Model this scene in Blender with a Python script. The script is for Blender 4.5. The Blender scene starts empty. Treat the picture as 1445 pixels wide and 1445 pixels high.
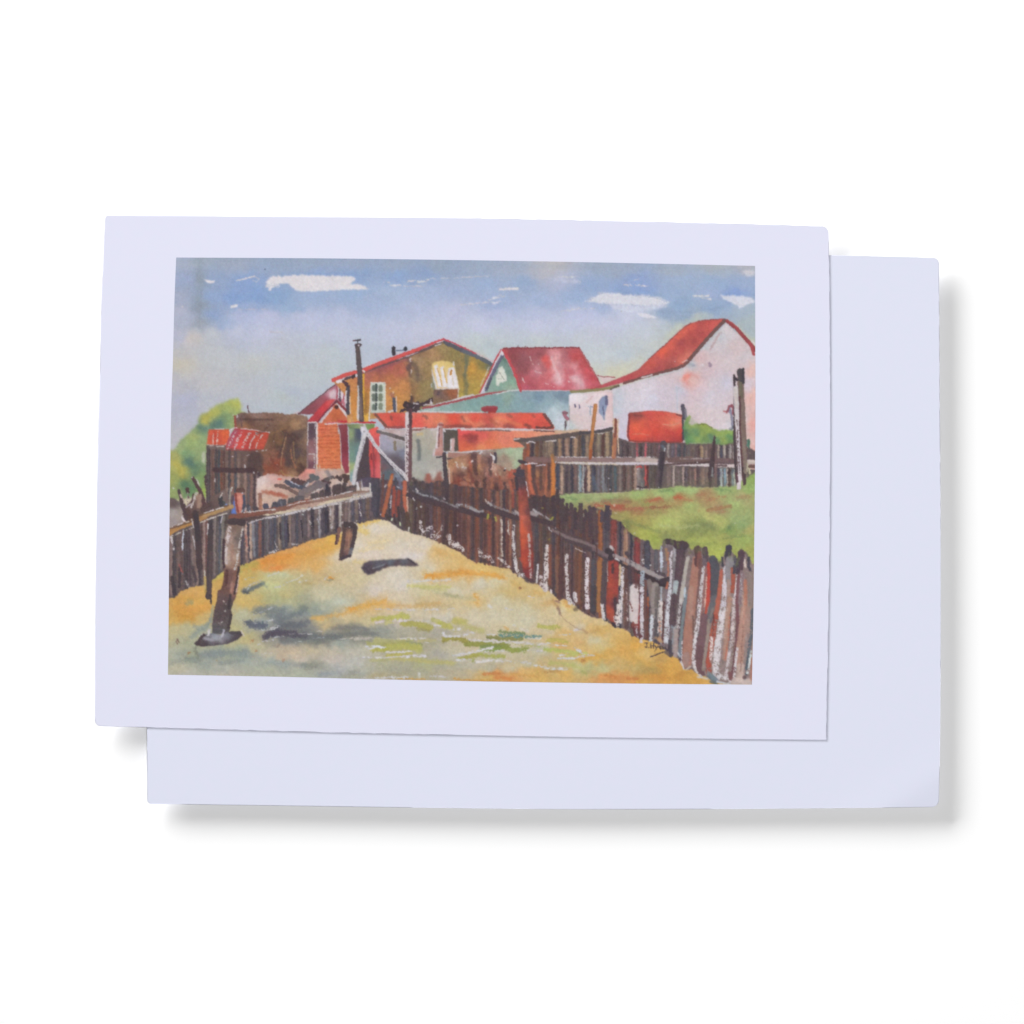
import bpy, bmesh, math
import numpy as np
from mathutils import Vector

# ------------------------------------------------------------------ scene, camera, light
scene = bpy.context.scene
PX = 0.0003                      # one photograph pixel = 0.3 mm on the table
HE = 14.0                        # height of the envelope's upper face, raised for the shadow offset, in pixels (about 4 mm)
HC = 0.9                         # thickness of the card
ZTOP = (HE + HC + .15) * PX

cam_data = bpy.data.cameras.new("camera")
cam = bpy.data.objects.new("camera", cam_data)
scene.collection.objects.link(cam)
CAM_H = 1.30
cam.location = (0, 0, ZTOP + CAM_H)
cam.rotation_euler = (0, 0, 0)
cam_data.sensor_width = 36.0
cam_data.lens = 36.0 * CAM_H / (1445 * PX)
cam_data.clip_start = 0.01
cam_data.clip_end = 200.0
scene.camera = cam

world = bpy.data.worlds.new("World")
scene.world = world
world.use_nodes = True
wbg = world.node_tree.nodes["Background"]
wbg.inputs[0].default_value = (1.0, 1.0, 1.0, 1)
wbg.inputs[1].default_value = 0.09

def area_lamp(name, loc, target, radius, power, color=(1, 1, 1)):
    d = bpy.data.lights.new(name, 'AREA')
    d.shape = 'DISK'; d.size = radius * 2; d.energy = power; d.color = color
    o = bpy.data.objects.new(name, d); scene.collection.objects.link(o)
    o.location = loc
    dv = Vector(target) - Vector(loc)
    o.rotation_euler = dv.to_track_quat('-Z', 'Y').to_euler()
    return o
# large round softbox hung level, up and to the left: throws the soft shadow to the lower right
KEY_D, KEY_H = 11.25, 2.5
area_lamp("key_softbox", (-KEY_D * .707, KEY_D * .707, KEY_H), (-KEY_D * .707, KEY_D * .707, 0), 5.0, 8950)
# small added fill light straight above, with no visible source: fills the shadow without casting one
area_lamp("overhead_fill", (0.20, 0.06, 2.0), (0.20, 0.06, 0), 0.05, 20.8)

scene.view_settings.view_transform = 'Standard'
scene.view_settings.look = 'None'
scene.view_settings.exposure = 0.0
scene.view_settings.gamma = 1.0
scene.view_settings.use_curve_mapping = False
scene.cycles.max_bounces = 6
# ------------------------------------------------------------------ watercolour painter (numpy only)
# coordinates are photograph pixels; the canvas covers x 230..1074, y 356..974
CX0, CY0, CX1, CY1, SS = 230.0, 356.0, 1074.0, 974.0, 2
CW, CH = int((CX1 - CX0) * SS), int((CY1 - CY0) * SS)
RNG = np.random.RandomState(11)

def up(a, h, w):
    gh, gw = a.shape[:2]
    y = np.linspace(0, gh - 1.001, h); x = np.linspace(0, gw - 1.001, w)
    yi = y.astype(int); xi = x.astype(int); fy = y - yi; fx = x - xi
    if True:
        fy = fy * fy * (3 - 2 * fy); fx = fx * fx * (3 - 2 * fx)
    fy = fy[:, None]; fx = fx[None, :]
    if a.ndim == 3: fy = fy[..., None]; fx = fx[..., None]
    r0 = a[yi]; r1 = a[yi + 1]
    r = r0 * (1 - fy) + r1 * fy
    return r[:, xi] * (1 - fx) + r[:, xi + 1] * fx

def uplin(a, h, w):
    gh, gw = a.shape[:2]
    y = np.linspace(0, gh - 1.001, h); x = np.linspace(0, gw - 1.001, w)
    yi = y.astype(int); xi = x.astype(int); fy = (y - yi)[:, None]; fx = (x - xi)[None, :]
    if a.ndim == 3: fy = fy[..., None]; fx = fx[..., None]
    r = a[yi] * (1 - fy) + a[yi + 1] * fy
    return r[:, xi] * (1 - fx) + r[:, xi + 1] * fx

def noise(cx, cy=None, oct=3, seed=0):
    cy = cy or cx
    r = np.random.RandomState(seed); out = 0; amp = 1; tot = 0
    for o in range(oct):
        gw = max(3, int(CW / SS / cx) + 2); gh = max(3, int(CH / SS / cy) + 2)
        out = out + amp * up(r.rand(gh, gw).astype(np.float32) * 2 - 1, CH, CW)
        tot += amp; amp *= .55; cx /= 2; cy /= 2
    return (out / tot).astype(np.float32)

NX, NY = noise(9, oct=4, seed=1), noise(9, oct=4, seed=2)
FX, FY = noise(2.2, oct=2, seed=3), noise(2.2, oct=2, seed=4)
DRY = noise(1.1, oct=1, seed=5) * .62 + noise(2.2, oct=1, seed=25) * .3 + noise(6, oct=1, seed=6) * .25
DRYH = noise(4.5, 1.3, oct=2, seed=15)
DRYV = noise(1.2, 5.0, oct=2, seed=16)
GRAN = noise(3.0, oct=3, seed=7)
BLOT = noise(16, oct=4, seed=8)
GRIT = noise(1.0, oct=1, seed=31)
YY, XX = np.meshgrid(CY0 + (np.arange(CH) + .5) / SS, CX0 + (np.arange(CW) + .5) / SS, indexing='ij')
YY = YY.astype(np.float32); XX = XX.astype(np.float32)
CAN = np.zeros((CH, CW, 3), np.float32) + .8

def hx(s): return np.array([int(s[i:i + 2], 16) for i in (0, 2, 4)], np.float32) / 255.
def pts(s): return [tuple(float(v) for v in p.split(',')) for p in s.split()]
def smp(s):
    r = [p.split(',') for p in s.split()]
    return np.array([[float(a), float(b)] for a, b, c in r], np.float32), np.array([hx(c) for a, b, c in r], np.float32)

def blur(m, s):
    if s < .35: return m
    k = int(math.ceil(s * 2.5)); w = np.exp(-.5 * (np.arange(-k, k + 1) / s) ** 2); w /= w.sum()
    for ax in (0, 1):
        p = [(0, 0), (0, 0)]; p[ax] = (k, k)
        q = np.pad(m, p, mode='edge'); o = 0
        for i, wi in enumerate(w):
            sl = [slice(None), slice(None)]; sl[ax] = slice(i, i + m.shape[ax])
            o = o + wi * q[tuple(sl)]
        m = o
    return m.astype(np.float32)

def field(s, bb, p=3.2, jig=5.0, sq=1.0):
    """colour field interpolated between hand-placed samples"""
    P, C = smp(s) if isinstance(s, str) else s
    y0, y1, x0, x1 = bb
    st = 4
    X = XX[y0:y1:st, x0:x1:st] + NX[y0:y1:st, x0:x1:st] * jig
    Y = YY[y0:y1:st, x0:x1:st] + NY[y0:y1:st, x0:x1:st] * jig
    num = 0; den = 0
    for (px, py), c in zip(P, C):
        d = (((X - px) * sq) ** 2 + (Y - py) ** 2 + 14) ** (-p / 2)
        num = num + d[..., None] * c; den = den + d
    f = num / den[..., None]
    if f.shape[0] < 2: f = np.repeat(f, 2, 0)
    if f.shape[1] < 2: f = np.repeat(f, 2, 1)
    return uplin(f, y1 - y0, x1 - x0)

def bbox(xs, ys, pad):
    x0 = max(0, int((min(xs) - pad - CX0) * SS)); x1 = min(CW, int((max(xs) + pad - CX0) * SS) + 1)
    y0 = max(0, int((min(ys) - pad - CY0) * SS)); y1 = min(CH, int((max(ys) + pad - CY0) * SS) + 1)
    return y0, y1, x0, x1

def lay(bb, m, col, a, dry, gran, rim, dirn='n'):
    y0, y1, x0, x1 = bb; sl = (slice(y0, y1), slice(x0, x1))
    if dry:
        D = {'n': DRY, 'h': DRYH, 'v': DRYV}[dirn][sl]
        t = (dry * 2 - 1) * .30 + .04
        e = np.clip((m - .5) * 2, 0, 1)                  # drier towards the rim
        m = m * np.clip((D - t + (e - .7) * .35) / .14 + .5, 0, 1)
    c = col if getattr(col, 'ndim', 1) == 3 else col[None, None, :]
    c = c * (1 + gran * GRAN[sl][..., None])
    if rim:
        edge = np.clip(m - blur(m, 2.2), 0, 1) * 2
        c = c * (1 - rim * edge[..., None])
    mm = (m * a)[..., None]
    CAN[sl] = CAN[sl] * (1 - mm) + c * mm

def P(poly, col, a=1., soft=.5, w=.7, dry=0, gran=.05, rim=.12, dirn='n', wl=0, jig=3.0, sq=1.0):
    """polygon of paint; col = hex or colour samples; soft edge px; w = edge wobble"""
    q = pts(poly) if isinstance(poly, str) else poly
    xs = [p[0] for p in q]; ys = [p[1] for p in q]
    bb = bbox(xs, ys, 3 + soft * 3 + w + wl); y0, y1, x0, x1 = bb
    if y1 <= y0 or x1 <= x0: return
    sl = (slice(y0, y1), slice(x0, x1))
    X = XX[sl] + FX[sl] * w + NX[sl] * (wl * 1.6); Y = YY[sl] + FY[sl] * w + NY[sl] * (wl * 1.6)
    ins = np.zeros(X.shape, bool); n = len(q)
    for i in range(n):
        ax, ay = q[i]; bx, by = q[(i + 1) % n]
        if ay == by: continue
        cond = ((ay > Y) != (by > Y)) & (X < (bx - ax) * (Y - ay) / (by - ay) + ax)
        ins ^= cond
    m = blur(ins.astype(np.float32), max(.6, soft * SS))
    c = hx(col) if isinstance(col, str) and ',' not in col else field(col, bb, jig=jig, sq=sq)
    lay(bb, m, c, a, dry, gran, rim if soft < 1.2 else 0, dirn)

def L(line, wd, col, a=1., soft=.4, w=.5, dry=0, gran=.06, rim=.1, dirn='n'):
    """brush stroke along a polyline; wd = one width or one per point"""
    q = pts(line) if isinstance(line, str) else line
    if not hasattr(wd, '__len__'): wd = [wd] * len(q)
    if len(wd) == 2 and len(q) > 2: wd = list(np.linspace(wd[0], wd[1], len(q)))
    xs = [p[0] for p in q]; ys = [p[1] for p in q]
    bb = bbox(xs, ys, max(wd) + 3 + soft * 3); y0, y1, x0, x1 = bb
    if y1 <= y0 or x1 <= x0: return
    sl = (slice(y0, y1), slice(x0, x1))
    w = w * 1.6
    X = XX[sl] + FX[sl] * w + NX[sl] * w * .5; Y = YY[sl] + FY[sl] * w
    best = np.full(X.shape, 1e9, np.float32)
    if len(q) == 1: q = q + [(q[0][0] + .1, q[0][1])]; wd = [wd[0]] * 2
    for i in range(len(q) - 1):
        ax, ay = q[i]; bx, by = q[i + 1]
        dx, dy = bx - ax, by - ay; l2 = dx * dx + dy * dy + 1e-6
        t = np.clip(((X - ax) * dx + (Y - ay) * dy) / l2, 0, 1)
        d = np.sqrt((X - ax - t * dx) ** 2 + (Y - ay - t * dy) ** 2) - (wd[i] + (wd[i + 1] - wd[i]) * t) / 2
        best = np.minimum(best, d)
    best = best + GRIT[sl] * .45
    m = np.clip(.5 - best / max(.8, soft * 2), 0, 1)
    c = hx(col) if isinstance(col, str) and ',' not in col else field(col, bb, jig=1.5)
    lay(bb, m, c, a, dry, gran, rim if soft < 1.2 else 0, dirn)

def LS(s, **k):
    """many strokes: 'w:col:x,y x,y | ...'  options a= d= after col with ;"""
    for t in s.split('|'):
        t = t.strip()
        if not t: continue
        wd, col, ln = t.split(':')
        kk = dict(k)
        if ';' in col:
            col, *o = col.split(';')
            for z in o:
                kk[{'a': 'a', 'd': 'dry', 's': 'soft'}[z[0]]] = float(z[1:])
        wd = [float(v) for v in wd.split('/')]
        L(ln, wd if len(wd) > 1 else wd[0], col, **kk)

def PS(s, **k):
    for t in s.split('|'):
        t = t.strip()
        if not t: continue
        col, pl = t.split(':'); kk = dict(k)
        if ';' in col:
            col, *o = col.split(';')
            for z in o:
                kk[{'a': 'a', 'd': 'dry', 's': 'soft', 'w': 'w'}[z[0]]] = float(z[1:])
        P(pl, col, **kk)

def poly_y(line, x):
    q = pts(line) if isinstance(line, str) else line
    return float(np.interp(x, [p[0] for p in q], [p[1] for p in q]))
def planks(top, bot, spec, rnd, jt=2.0, jb=2.0, a=.95, sub=True):
    """spec: 'x w col [lean]' separated by ';' ; lean = x shift top to bottom"""
    for t in spec.split(';'):
        t = t.split()
        if not t: continue
        x, w, c = float(t[0]), float(t[1]), t[2]; ln = float(t[3]) if len(t) > 3 else 0
        yt = poly_y(top, x) + rnd.uniform(-jt, jt); yb = poly_y(bot, x + ln) + rnd.uniform(-jb, jb)
        if yb < yt + 3: continue
        xm = x + ln * .5 + rnd.uniform(-.5, .5); ym = (yt + yb) / 2
        w2 = w * rnd.uniform(.74, .92)
        L([(x, yt + w2 / 2), (xm, ym), (x + ln, yb - w2 / 2)], [w2 * .9, w2, w2 * .8], c, a, .6, .8, gran=.16, rim=.22)
        if rnd.rand() < .4:
            s0 = rnd.uniform(0, .8); s1 = s0 + .2
            L([(x + ln * s0, yt + (yb - yt) * s0), (x + ln * s1, yt + (yb - yt) * s1)], w * .7, '3E343A', .4, 1.4, .8, rim=0)
        if sub:
            cc = hx(c)
            for k in range(2):
                u = rnd.uniform(-.32, .32) * w; d = rnd.choice([-.14, -.09, .08, .14])
                s0 = rnd.uniform(0, .4); s1 = rnd.uniform(.6, 1)
                c2 = ''.join('%02X' % int(255 * min(1, max(0, v + d))) for v in cc)
                L([(x + u + ln * s0, yt + (yb - yt) * s0), (x + u + ln * s1, yt + (yb - yt) * s1)], w * .24, c2, .38, .8, .6, gran=.1, rim=0)

def paint():
    global CAN
    R = np.random.RandomState(5)
    # ---- sky
    sky = """250,365,A8B4CC 262,362,A2AECA 281,365,9EACBC 281,395,8E9EB2 282,430,8C9BAE 280,455,98A2B0 300,420,8CA6D0 330,420,82A0D2 360,415,80A0D2 390,420,86A6D0 405,432,94AED2
    330,370,9CAAC2 400,370,94A8C6 440,370,98AAC4 345,400,86A2D2 300,395,92A8CE 262,395,9CACD0 250,420,A4AEC8 250,440,B2B6CC 262,452,ACB4CC 300,445,8CA4CE 320,456,94AAD0 345,448,AAB6DA 380,448,B8BEDE 430,450,B8C0DE
    245,475,B4B8D0 272,478,C6C0BE 300,474,BCC2CC 335,470,BCC2DA 370,472,BEC4DC 400,480,BCC2D0 440,478,BAC2D2 245,500,BEBEC0 255,513,C6C0B2 300,505,BCC0C4 360,512,BCC0C0 420,510,B8BEC6
    245,545,B8B8C2 300,540,BEBEC2 360,550,BABFC8 420,540,BAC2CA 245,575,B4B6C8 260,566,B0B4CC 240,620,BABAC2 300,565,BABEC8 400,578,B4BEC8 360,580,B6BEC8 450,555,B4BECA
    450,372,98A8C4 500,372,98A8C4 560,374,96A8C4 620,374,92A4BC 450,384,8EA6D0 500,388,88A4D0 560,390,8AA6D2 600,386,8AA2CA 640,382,94A6C4
    450,418,9AB0D4 500,415,96B0D4 550,415,A4B8D8 600,412,A4B6D8 640,410,A0B2D6 520,428,A2B4D6 580,438,B2BEDE 480,446,B6C0DE 640,440,BAC0DE 560,468,BCC4DE 480,476,BCC4D8 620,478,C0C4D6 460,498,BCC6CE 520,495,B8C2D4 650,498,C4C8C8 600,470,C0C4DA
    670,378,9AACC6 720,378,A0AEC6 780,374,BCBABC 770,385,B4B6C2 850,376,9AAAC0 680,400,9AB0D4 740,400,94ACD0 790,396,B2BAD8 830,402,92AAD2 700,428,9CB0D6 760,425,A0B4D8 810,418,9AB2D8 850,431,A4B6DA 700,442,B4BEE0 760,442,B4C0E0 820,447,BCC2E2 680,460,C0C6E0 760,456,C0C6E0 850,460,C6CAE2 700,476,C0CAD0 760,480,C0CACE 820,480,C2CAD4 680,500,BCC8CE 850,500,C2CCD4 860,516,C6CCCA
    880,378,9CACC6 950,380,A4B2C6 1010,376,AEB6BE 1060,374,B4B6C0 900,396,8EA6D6 960,400,9CB2D4 1010,400,94AED2 1050,400,98AED2 900,412,86A2D6 880,410,8CA6D4 950,415,98B0D4 1036,412,84A0D6 1000,413,9EB2D8 960,430,8EAACE 1010,432,94AED0 940,442,92AACA 1000,437,8EA8CC 966,447,94AAC4 1050,438,A4B6C8 890,444,C6CCE2 920,454,C2CAD8 990,447,B0BEC4 1060,465,A6B6BE 1054,455,A8B8C0 900,470,C6CED8 950,468,C0CAC8 880,500,BECAD4 910,498,C0C8CA 1056,485,B6C0B4 1058,492,C6C8AC 865,522,CACCBA 840,470,C4CAD8 930,486,C4CAC8 870,527,D0CEB4
    470,520,B6C2C8 440,530,B8C2C8 400,560,B8C2C4 410,553,B2BCCC 690,486,B4C2C8 675,480,BECACC"""
    P('230,356 1074,356 1074,700 230,700', sky, w=0, gran=.015, rim=0, jig=6, sq=.6)
    # faint wash bands
    L('281,362 282,400 281,448', [9, 11, 8], '8896A0', .35, 3, 1, gran=.05)
    L('245,367 450,367 700,374 1065,381', 5, '94A4BA', .35, 3, 1.5)
    LS("3:7E9ED0;a.5;s1.5:398,388 440,386 495,388|4:88A4D4;a.5;s2:330,412 380,414|5:7C9CD0;a.35;s3:315,420 360,424 400,428|3:8AA8D0;a.5;s1.5:860,407 900,413 935,417|3:7E9CD2;a.55;s1.5:1020,416 1045,415|4:8AA2C4;a.5;s2:930,438 965,441 1010,436 1030,428|4:8AA2C0;a.4;s2:955,450 972,446", w=1.5)
    L('330,458 450,462 600,462 760,462 900,452', 26, 'C6CCE6', .35, 12, 2, gran=.01)
    L('300,500 450,505 480,540', 22, 'C6CCD4', .25, 12, 2, gran=.01)
    # clouds (bare paper)
    W = 'E2DDE2'
    P('375,402 379,393 386,389.5 400,390 410,388.5 440,388.3 455,389 470,389 497,390 502,394 497,398 493,401 505,401 513,403.5 522,408 512,409 490,408.5 470,410 450,411 420,411 413,405 405,400 395,400 388,405 380,410', 'DEDADF', w=1.8, rim=.0, gran=.03, soft=.8)
    L('378,404 392,403', 6, 'D0D2E0', .8, .8, 1, dry=.4, dirn='h')
    P('288,394 296,396 303,395.5 302,399 297,400 291,398', W, w=.6, rim=0)
    LS("2:E0DCE2:334,396 344,394 352,391.5 359,390|1.2:CCD0E0;a.8:361,391 366,394 362,398 357,396|4:DCDCE4:327,433 331,432 334,431|3:D0CEDA;d.4:255,431 258,433|2:C8CAE0;d.5:336,437 365,436 385,437|2:D0CCD8;a.8:381,468.5 398,468.5|1.4:D8D6D8;a.9:352,507.5 364,507.5")
    LS("3:DADCE8;d.5:542,398 549,399|4:D6DAE8;d.55:549,402 565,403|3:DCDCE6;d.4:577,397 584,396|4:D8DCE8;d.45:590,398 604,395.5|2.5:CCD2E6;d.5:570,404 600,403|2:C8D0E4;d.5:604,393 660,392|2:D0D2E2;d.5:652,392 690,389|3:E2DEE4:706,408 718,407.5 731,407|2:DCDCE6;d.2:690,423 700,420|4:D4D8E8;d.4:695,421 704,419 711,418|2.4:D6D6E6;d.25:650,430 668,428.5 686,426.5|5:CCD2E8;d.5:690,428 712,427|2.2:D8DAE2;a.8:787,391 812,391|4:C6CADE;a.6;s1.5:785,395 818,398|3:D8DAE8;d.2:793,439 806,437.5 818,435|2:D4D8E8;d.3:818,436 840,435", dirn='h', w=1)
    P('825,426 833,421 843,417 845,413 853,412 862,414 870,413.5 890,416.5 905,416 921,417.5 937,422 945,427 940,431 925,432.5 900,431 865,429 840,427', 'DBDCE6', .95, w=2.4, rim=0, gran=.03, soft=.9)
    L('828,426 845,415 862,412 890,416 925,419 944,428', 2.5, '9CB0D6', .5, .8, 1.5, dry=.45)
    L('850,429 880,431 915,432 940,431', 4, 'B8C2DC', .6, 1, 1.5, dry=.3)
    P('860,428 900,432 930,430 944,432 920,438 890,440 865,437', 'D2D6E8', .8, 1.5, 1.5, rim=0)
    P('899,441 910,442 920,445 928,449 912,449 903,446', 'DCDCE8', w=1, rim=0)
    LS("2.5:DCDCE6;d.25:881,401 890,403 902,402.5 914,404.5|2:CCD4E6;d.4:895,396 902,393|3:DCDEE6;d.1:978,418 990,417.5 1000,417|4:D6DAE4;d.3:992,420 1002,422|4:D0D2DC;a.9:1052,383 1061,385", dirn='h', w=1)
    P('1016,416.5 1030,417 1048,417.5 1058,420 1066,425 1066,427 1054,430 1050,433.5 1044,434.5 1041,431 1030,427 1021,423', 'D8DAE6', .92, w=2, rim=0, soft=.8)
    P('1046,384 1055,380 1066,382 1066,389 1056,391', 'D0D0DA', .85, 1.4, 1.5)
    LS("2.4:5C7894:374,380.4|1.2:B8B060;a.8:877,439.5")
    # light olive blush where the sky meets roofs
    LS("9:C6C8B0;a.5;s5:650,490 668,500 684,505|8:C6C8AC;a.5;s5:985,450 960,460 940,480|10:CCCBB0;a.5;s6:868,525 905,508|5:CCCCAE;a.6;s3:1040,462 1054,476 1066,490", w=2)

    # ---- distant ground / pink earth base behind fences
    P('236,700 240,640 460,655 560,640 1070,640 1070,975 230,975', 'D0C0A4')
    # ---- left tree
    tree = """338,570,B4BC5C 320,575,A2B060 302,583,B4B454 289,592,B4AC4C 318,590,7E9A64 314,594,6E8E6C 308,599,54786E 302,602,5E8070 330,599,94A666 284,604,668468 292,605,6E9078 270,625,94AC68 275,618,A6B268 262,640,789C6C 285,640,8A9F68 290,630,90A46A 245,645,A4A45C 250,655,B4AC54 258,665,B0A84C 267,653,527468 275,662,62825F 245,675,98A056 262,684,527658 270,690,5E8458 280,680,7C9A5C 245,693,8FA060 286,692,94B04C 283,622,8CA470 256,629,94A870"""
    P('228,648 236,641 244,634 249,634 250,626 256,619 268,611 276,600 280,588 293,580 306,571 322,564 336,563.5 341,569 340,578 347,584 335,590 334,608 300,608 292,640 292,702 228,708', tree, soft=1.6, w=2.5, wl=2, gran=.08, rim=.04, jig=5)
    LS("6:54786E;a.5;s2.5:282,602 290,606|7:4C6E66;a.5;s3:300,600 310,597|6:4C6E62;a.5;s3:264,650 272,656|6:4E7256;a.45;s3:260,682 266,688|5:B8B850;a.5;s2:322,568 336,570|5:BAB048;a.5;s2:286,594 297,584|6:B8AE48;a.5;s3:248,652 254,662", w=2)
    P('285,640 289,636 290,648 289,656 285,651', 'C0C4AC', .9, 1)
    LS("2.6:E0DED4:245,689")
    # ---- brown building
    brown = """340,590,6E5450 360,585,8A6A60 400,588,80604E 425,590,8A6854 350,596,5E4038 380,597,7C5C50 400,602,8A6648 417,600,A47C58 345,603,A06C48 385,615,7A5A40 395,622,8A6440 400,612,64463A 412,620,54403E 422,612,604C46 430,620,8A6A56 400,640,5C4640 408,650,58443E 418,640,504448 425,650,7E6048 385,642,94604C 390,652,9A4A38 375,645,96604C 365,620,8A6450 372,635,84604A 380,662,8E4A36 400,667,9A5A40 425,665,583C34 360,640,5C4440 355,655,5A4240 410,668,A07858 392,630,5C443C 396,645,A0503C"""
    P('333,586 341,583 380,582 392,582.5 404,585 418,584 434,588 435,600 433,662 424,672 380,676 350,676 325,670 325,640 331,606', brown, w=1.2, gran=.14, rim=.1, jig=4)
    LS("3:4E3834;a.7;s1:338,591.5 360,592 386,592|6:5A4644;a.7;s1.5:414,612 421,610 424,616|5:48383A;a.6;s1.2:404,612 400,628 394,645|7:4E3E40;a.65;s1.5:409,620 405,640 406,655|6:504244;a.6;s1.5:417,628 418,645|5:4C3432;a.7;s1.5:424,655 431,664|1.6:C4946A;a.9:404.5,613 401,627 398,640 396,656|1.6:B08858;a.8:414,624 415,640 416,650|1.8:A88860;a.7:396,608 402,613|5:A47C5C;a.8;s1:412,600 420,601|2:C09860;a.6:396,664 402,670 415,672|3:B0402C;a.5;s1.5:388,654 392,655|4:9A4430;a.5;s2:384,650 388,660|2:A86C50;a.6;s1:370,610 368,630|3:64463C;a.6;s1.2:388,606 386,622|2:8C7058;a.6:424,640 428,656|1.2:DAD0CC:386.6,622.5|1.2:D8D0D4:391,655|1.4:D8D4D8:378,601|1.6:D8D4D8:329,585.5|1.8:D8D0D4:334.5,586 334.8,589|3:9C4A40:331.5,588 332,604|2:70504C:340,588 341,602|1.5:604048:349.5,572.5 350,577 351,581.5")
    # brown plank shed on the left
    P('291,628 335,628 352,640 366,640 371,660 371,728 360,735 291,735', '6A5450', w=1)
    planks('290,629 320,630 345,642 372,662', '290,728 372,735', "294 6 4E4446;300.5 5 6E5048;305 4 564E52;309 3.5 444A50;312.5 3.5 82503F;316 3.5 705048;320 4.5 8C7468;324 4 4A4A50;328 5 8E685A;332.5 4 50525A;337 5 8C7468;341.5 4 6A5850;346 5 927468;350.5 4 5E5254;355 4 86625A;359 3.5 4E4044;363 4 8A7278;367 4 66524C", R, jt=1, jb=1)
    P('318,636 326,636 352,640 366,641 360,662 345,664 318,662', '604844', .45, 1)
    P('352,640 366,638 372,645 368,668 360,672 346,665', '4E3C3C', .75, 1.2)
    LS("7:463236;a.9;s1:303,662.5 330,664 361,663.5|5:5E4440;a.7;s1:362,660 371,664|4:72605A;a.8:296,631 316,633|1.8:DCD4D8:328,644|1.8:D8D8E0:345.4,656 345.6,659|1.2:D0C8C8:315,652|1.2:C8C0C0:348,643 352,641.5|1.5:D8CCC8:303,675 303,680|1.4:D8D4D8:291.5,682.5|3:564848:292,684 292,695|2:D4D0D4:358,667|1.4:D4D0D4:364,666.5|3:48383E:365,668 367,674")
    # small red roofs
    P('294.5,606 310,606 323.5,605.3 324,616 320,628 305,628 291.6,627', "295,610,D8583C 305,620,CC4A34 318,612,DC5C34 320,622,DC5838 300,615,C84838 293,625,DC6440", gran=.08)
    LS("1.8:E8C0B0;d.15:301,613 300.5,620 301,628|2.4:E4B4A4;d.3:308,609 306.5,618 306,628|1.2:CC3C30;a.8:304,611 304,626|1.2:ECDCD8:304,605.6 316,605.4|1.4:C0B0AC:296,629 301,629|1.6:C8BCB4:305,630 316,630|1.2:DCD0CC:318,628 319,626")
    P('331.5,604 345,604.5 362,607 380,609.8 378,618 372,634 345,634.5 318,633 322,620', "330,612,A44050 326,622,B04C58 340,620,D04038 338,630,D84840 355,615,D44438 365,620,DC4C38 350,628,CC4038 372,625,E05440 378,612,D84C38", gran=.08)
    LS("3.5:A85878;a.7;d.3:333,608 328,618 324,628|3:E0C0C4;d.4:333,609 326,623 322,633|4:DCB4B8;d.5:340,611 335,622 331,633|4:E8C4C0;d.5:351,613 347,620 343,628 342,633|3:E8D0CC;d.25:350,612 353,611.5|2:F0DCD8;d.05:362,611 358,617 354,624 352,633|4:F0DCD8;d.2:361,612 364,613|2:F0D8D0;d.05:371,612 366,620 362,628 361,632|1.3:F0E4E4:331,604 334,604|1.4:E8DCDC:340,605 356,606.5 370,609 380,610|2:D8D4D8;d.2:360,637 366,636 375,635.5|1.2:C8383C;a.7:319,634.5 345,635.3 360,635.5")
    LS("2.2:D8D0D8;d.2:323.5,608 331,604|1.6:DCD8E0;d.2:370,636.5 376,635")
    # ---- pinkish earth + debris behind the left fence
    P('362,675 380,668 404,672 420,673 433,661 446,661 482,661 500,681 500,690 440,716 362,725', "366,680,DCC8C4 372,690,D8BCB0 388,675,D4A8A0 398,682,C8A090 380,700,CCAC98 400,700,C8A898 430,664,D08478 445,670,BC9890 470,668,C0A498 465,664,D4B4A4 490,672,B08878 480,680,CCB4A8 420,700,A88878", w=1.5, gran=.08)
    LS("6:EC9084;a.9;s1.5:434,664 442,665|3:E46054;a.8:393,676.5 397,676|5:B06850;a.85;s1.5:372,694 388,697 404,701|4:AC5C48;a.8;s1.2:382,695 400,699|5:705852:389,685 398,686 408,690 419,697|7:5A4244:410,681 420,679 428,683|6:4A4C5C:404,680 412,685 424,687 430,689|5:584040:413,677 424,680 432,682 438,678|1.3:CCCCE0:407,677 413,682 424,686|5:646064:430,684 440,678 446,674|7:5C6064:440,672 447,675|8:706468:436,690 450,682 462,683|10:75686A:425,696 440,690 455,687|5:84706C:432,700 445,693|3:C4A49C:440,697 455,690|4:543E40:456,678 466,681|5:5A5050:460,677 470,673|4:6A5450:474,674 490,672|5:4A3C3C:476,673 480,676|7:4C3C3A:486,672 491,674 488,678|3:D8C4BC:476,681 490,683|2:D4CCD0:432,686 436,682|1.6:D8CCC8:440,696 452,690|6:7A7478;a.7;s1.5:462,666 466,672", w=1)
    LS("3.4:3A3238:334,662 334,663|4:503C40:360,728 364,724")
    # ---- big maroon roof + red gable shed
    P('420.5,584.5 434,573.5 450,561 463,551.5 475,541.5 478,548 474,569 462,570 447,585', "425,583,8C4852 440,572,88444E 455,562,94505C 466,555,C890A0 470,550,B06A78 460,566,A04450", rim=.2)
    P('464,554.5 473,548 474.5,556 474,563 466,562.5', 'D8BCC4', .95, 1)
    LS("1.6:70444C:421,584 435,572.5 450,560.5 464,549.5 476,541|1.8:B4505E:475,545 476,555 475.5,565|2.5:D8C4CC:416,583 421,581")
    P('476.5,537 490,537 487.5,568 478,568', 'DCCCD4')
    LS("2.2:50404C;d.15:479.6,547 479.8,566|4:9A4A58:479,563 481,569|2:AC5060:486.8,549 485.5,560 484,568|4:C87080;a.9:483,565 486,572|1:D8C8D0:488.5,549 488,575")
    P('433,595 446,581 457,569 462,565 473,563 470,568 449,596', "455,575,CC3840 440,590,C03A40 468,566,D84C50 450,590,B43840", rim=.15)
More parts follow.
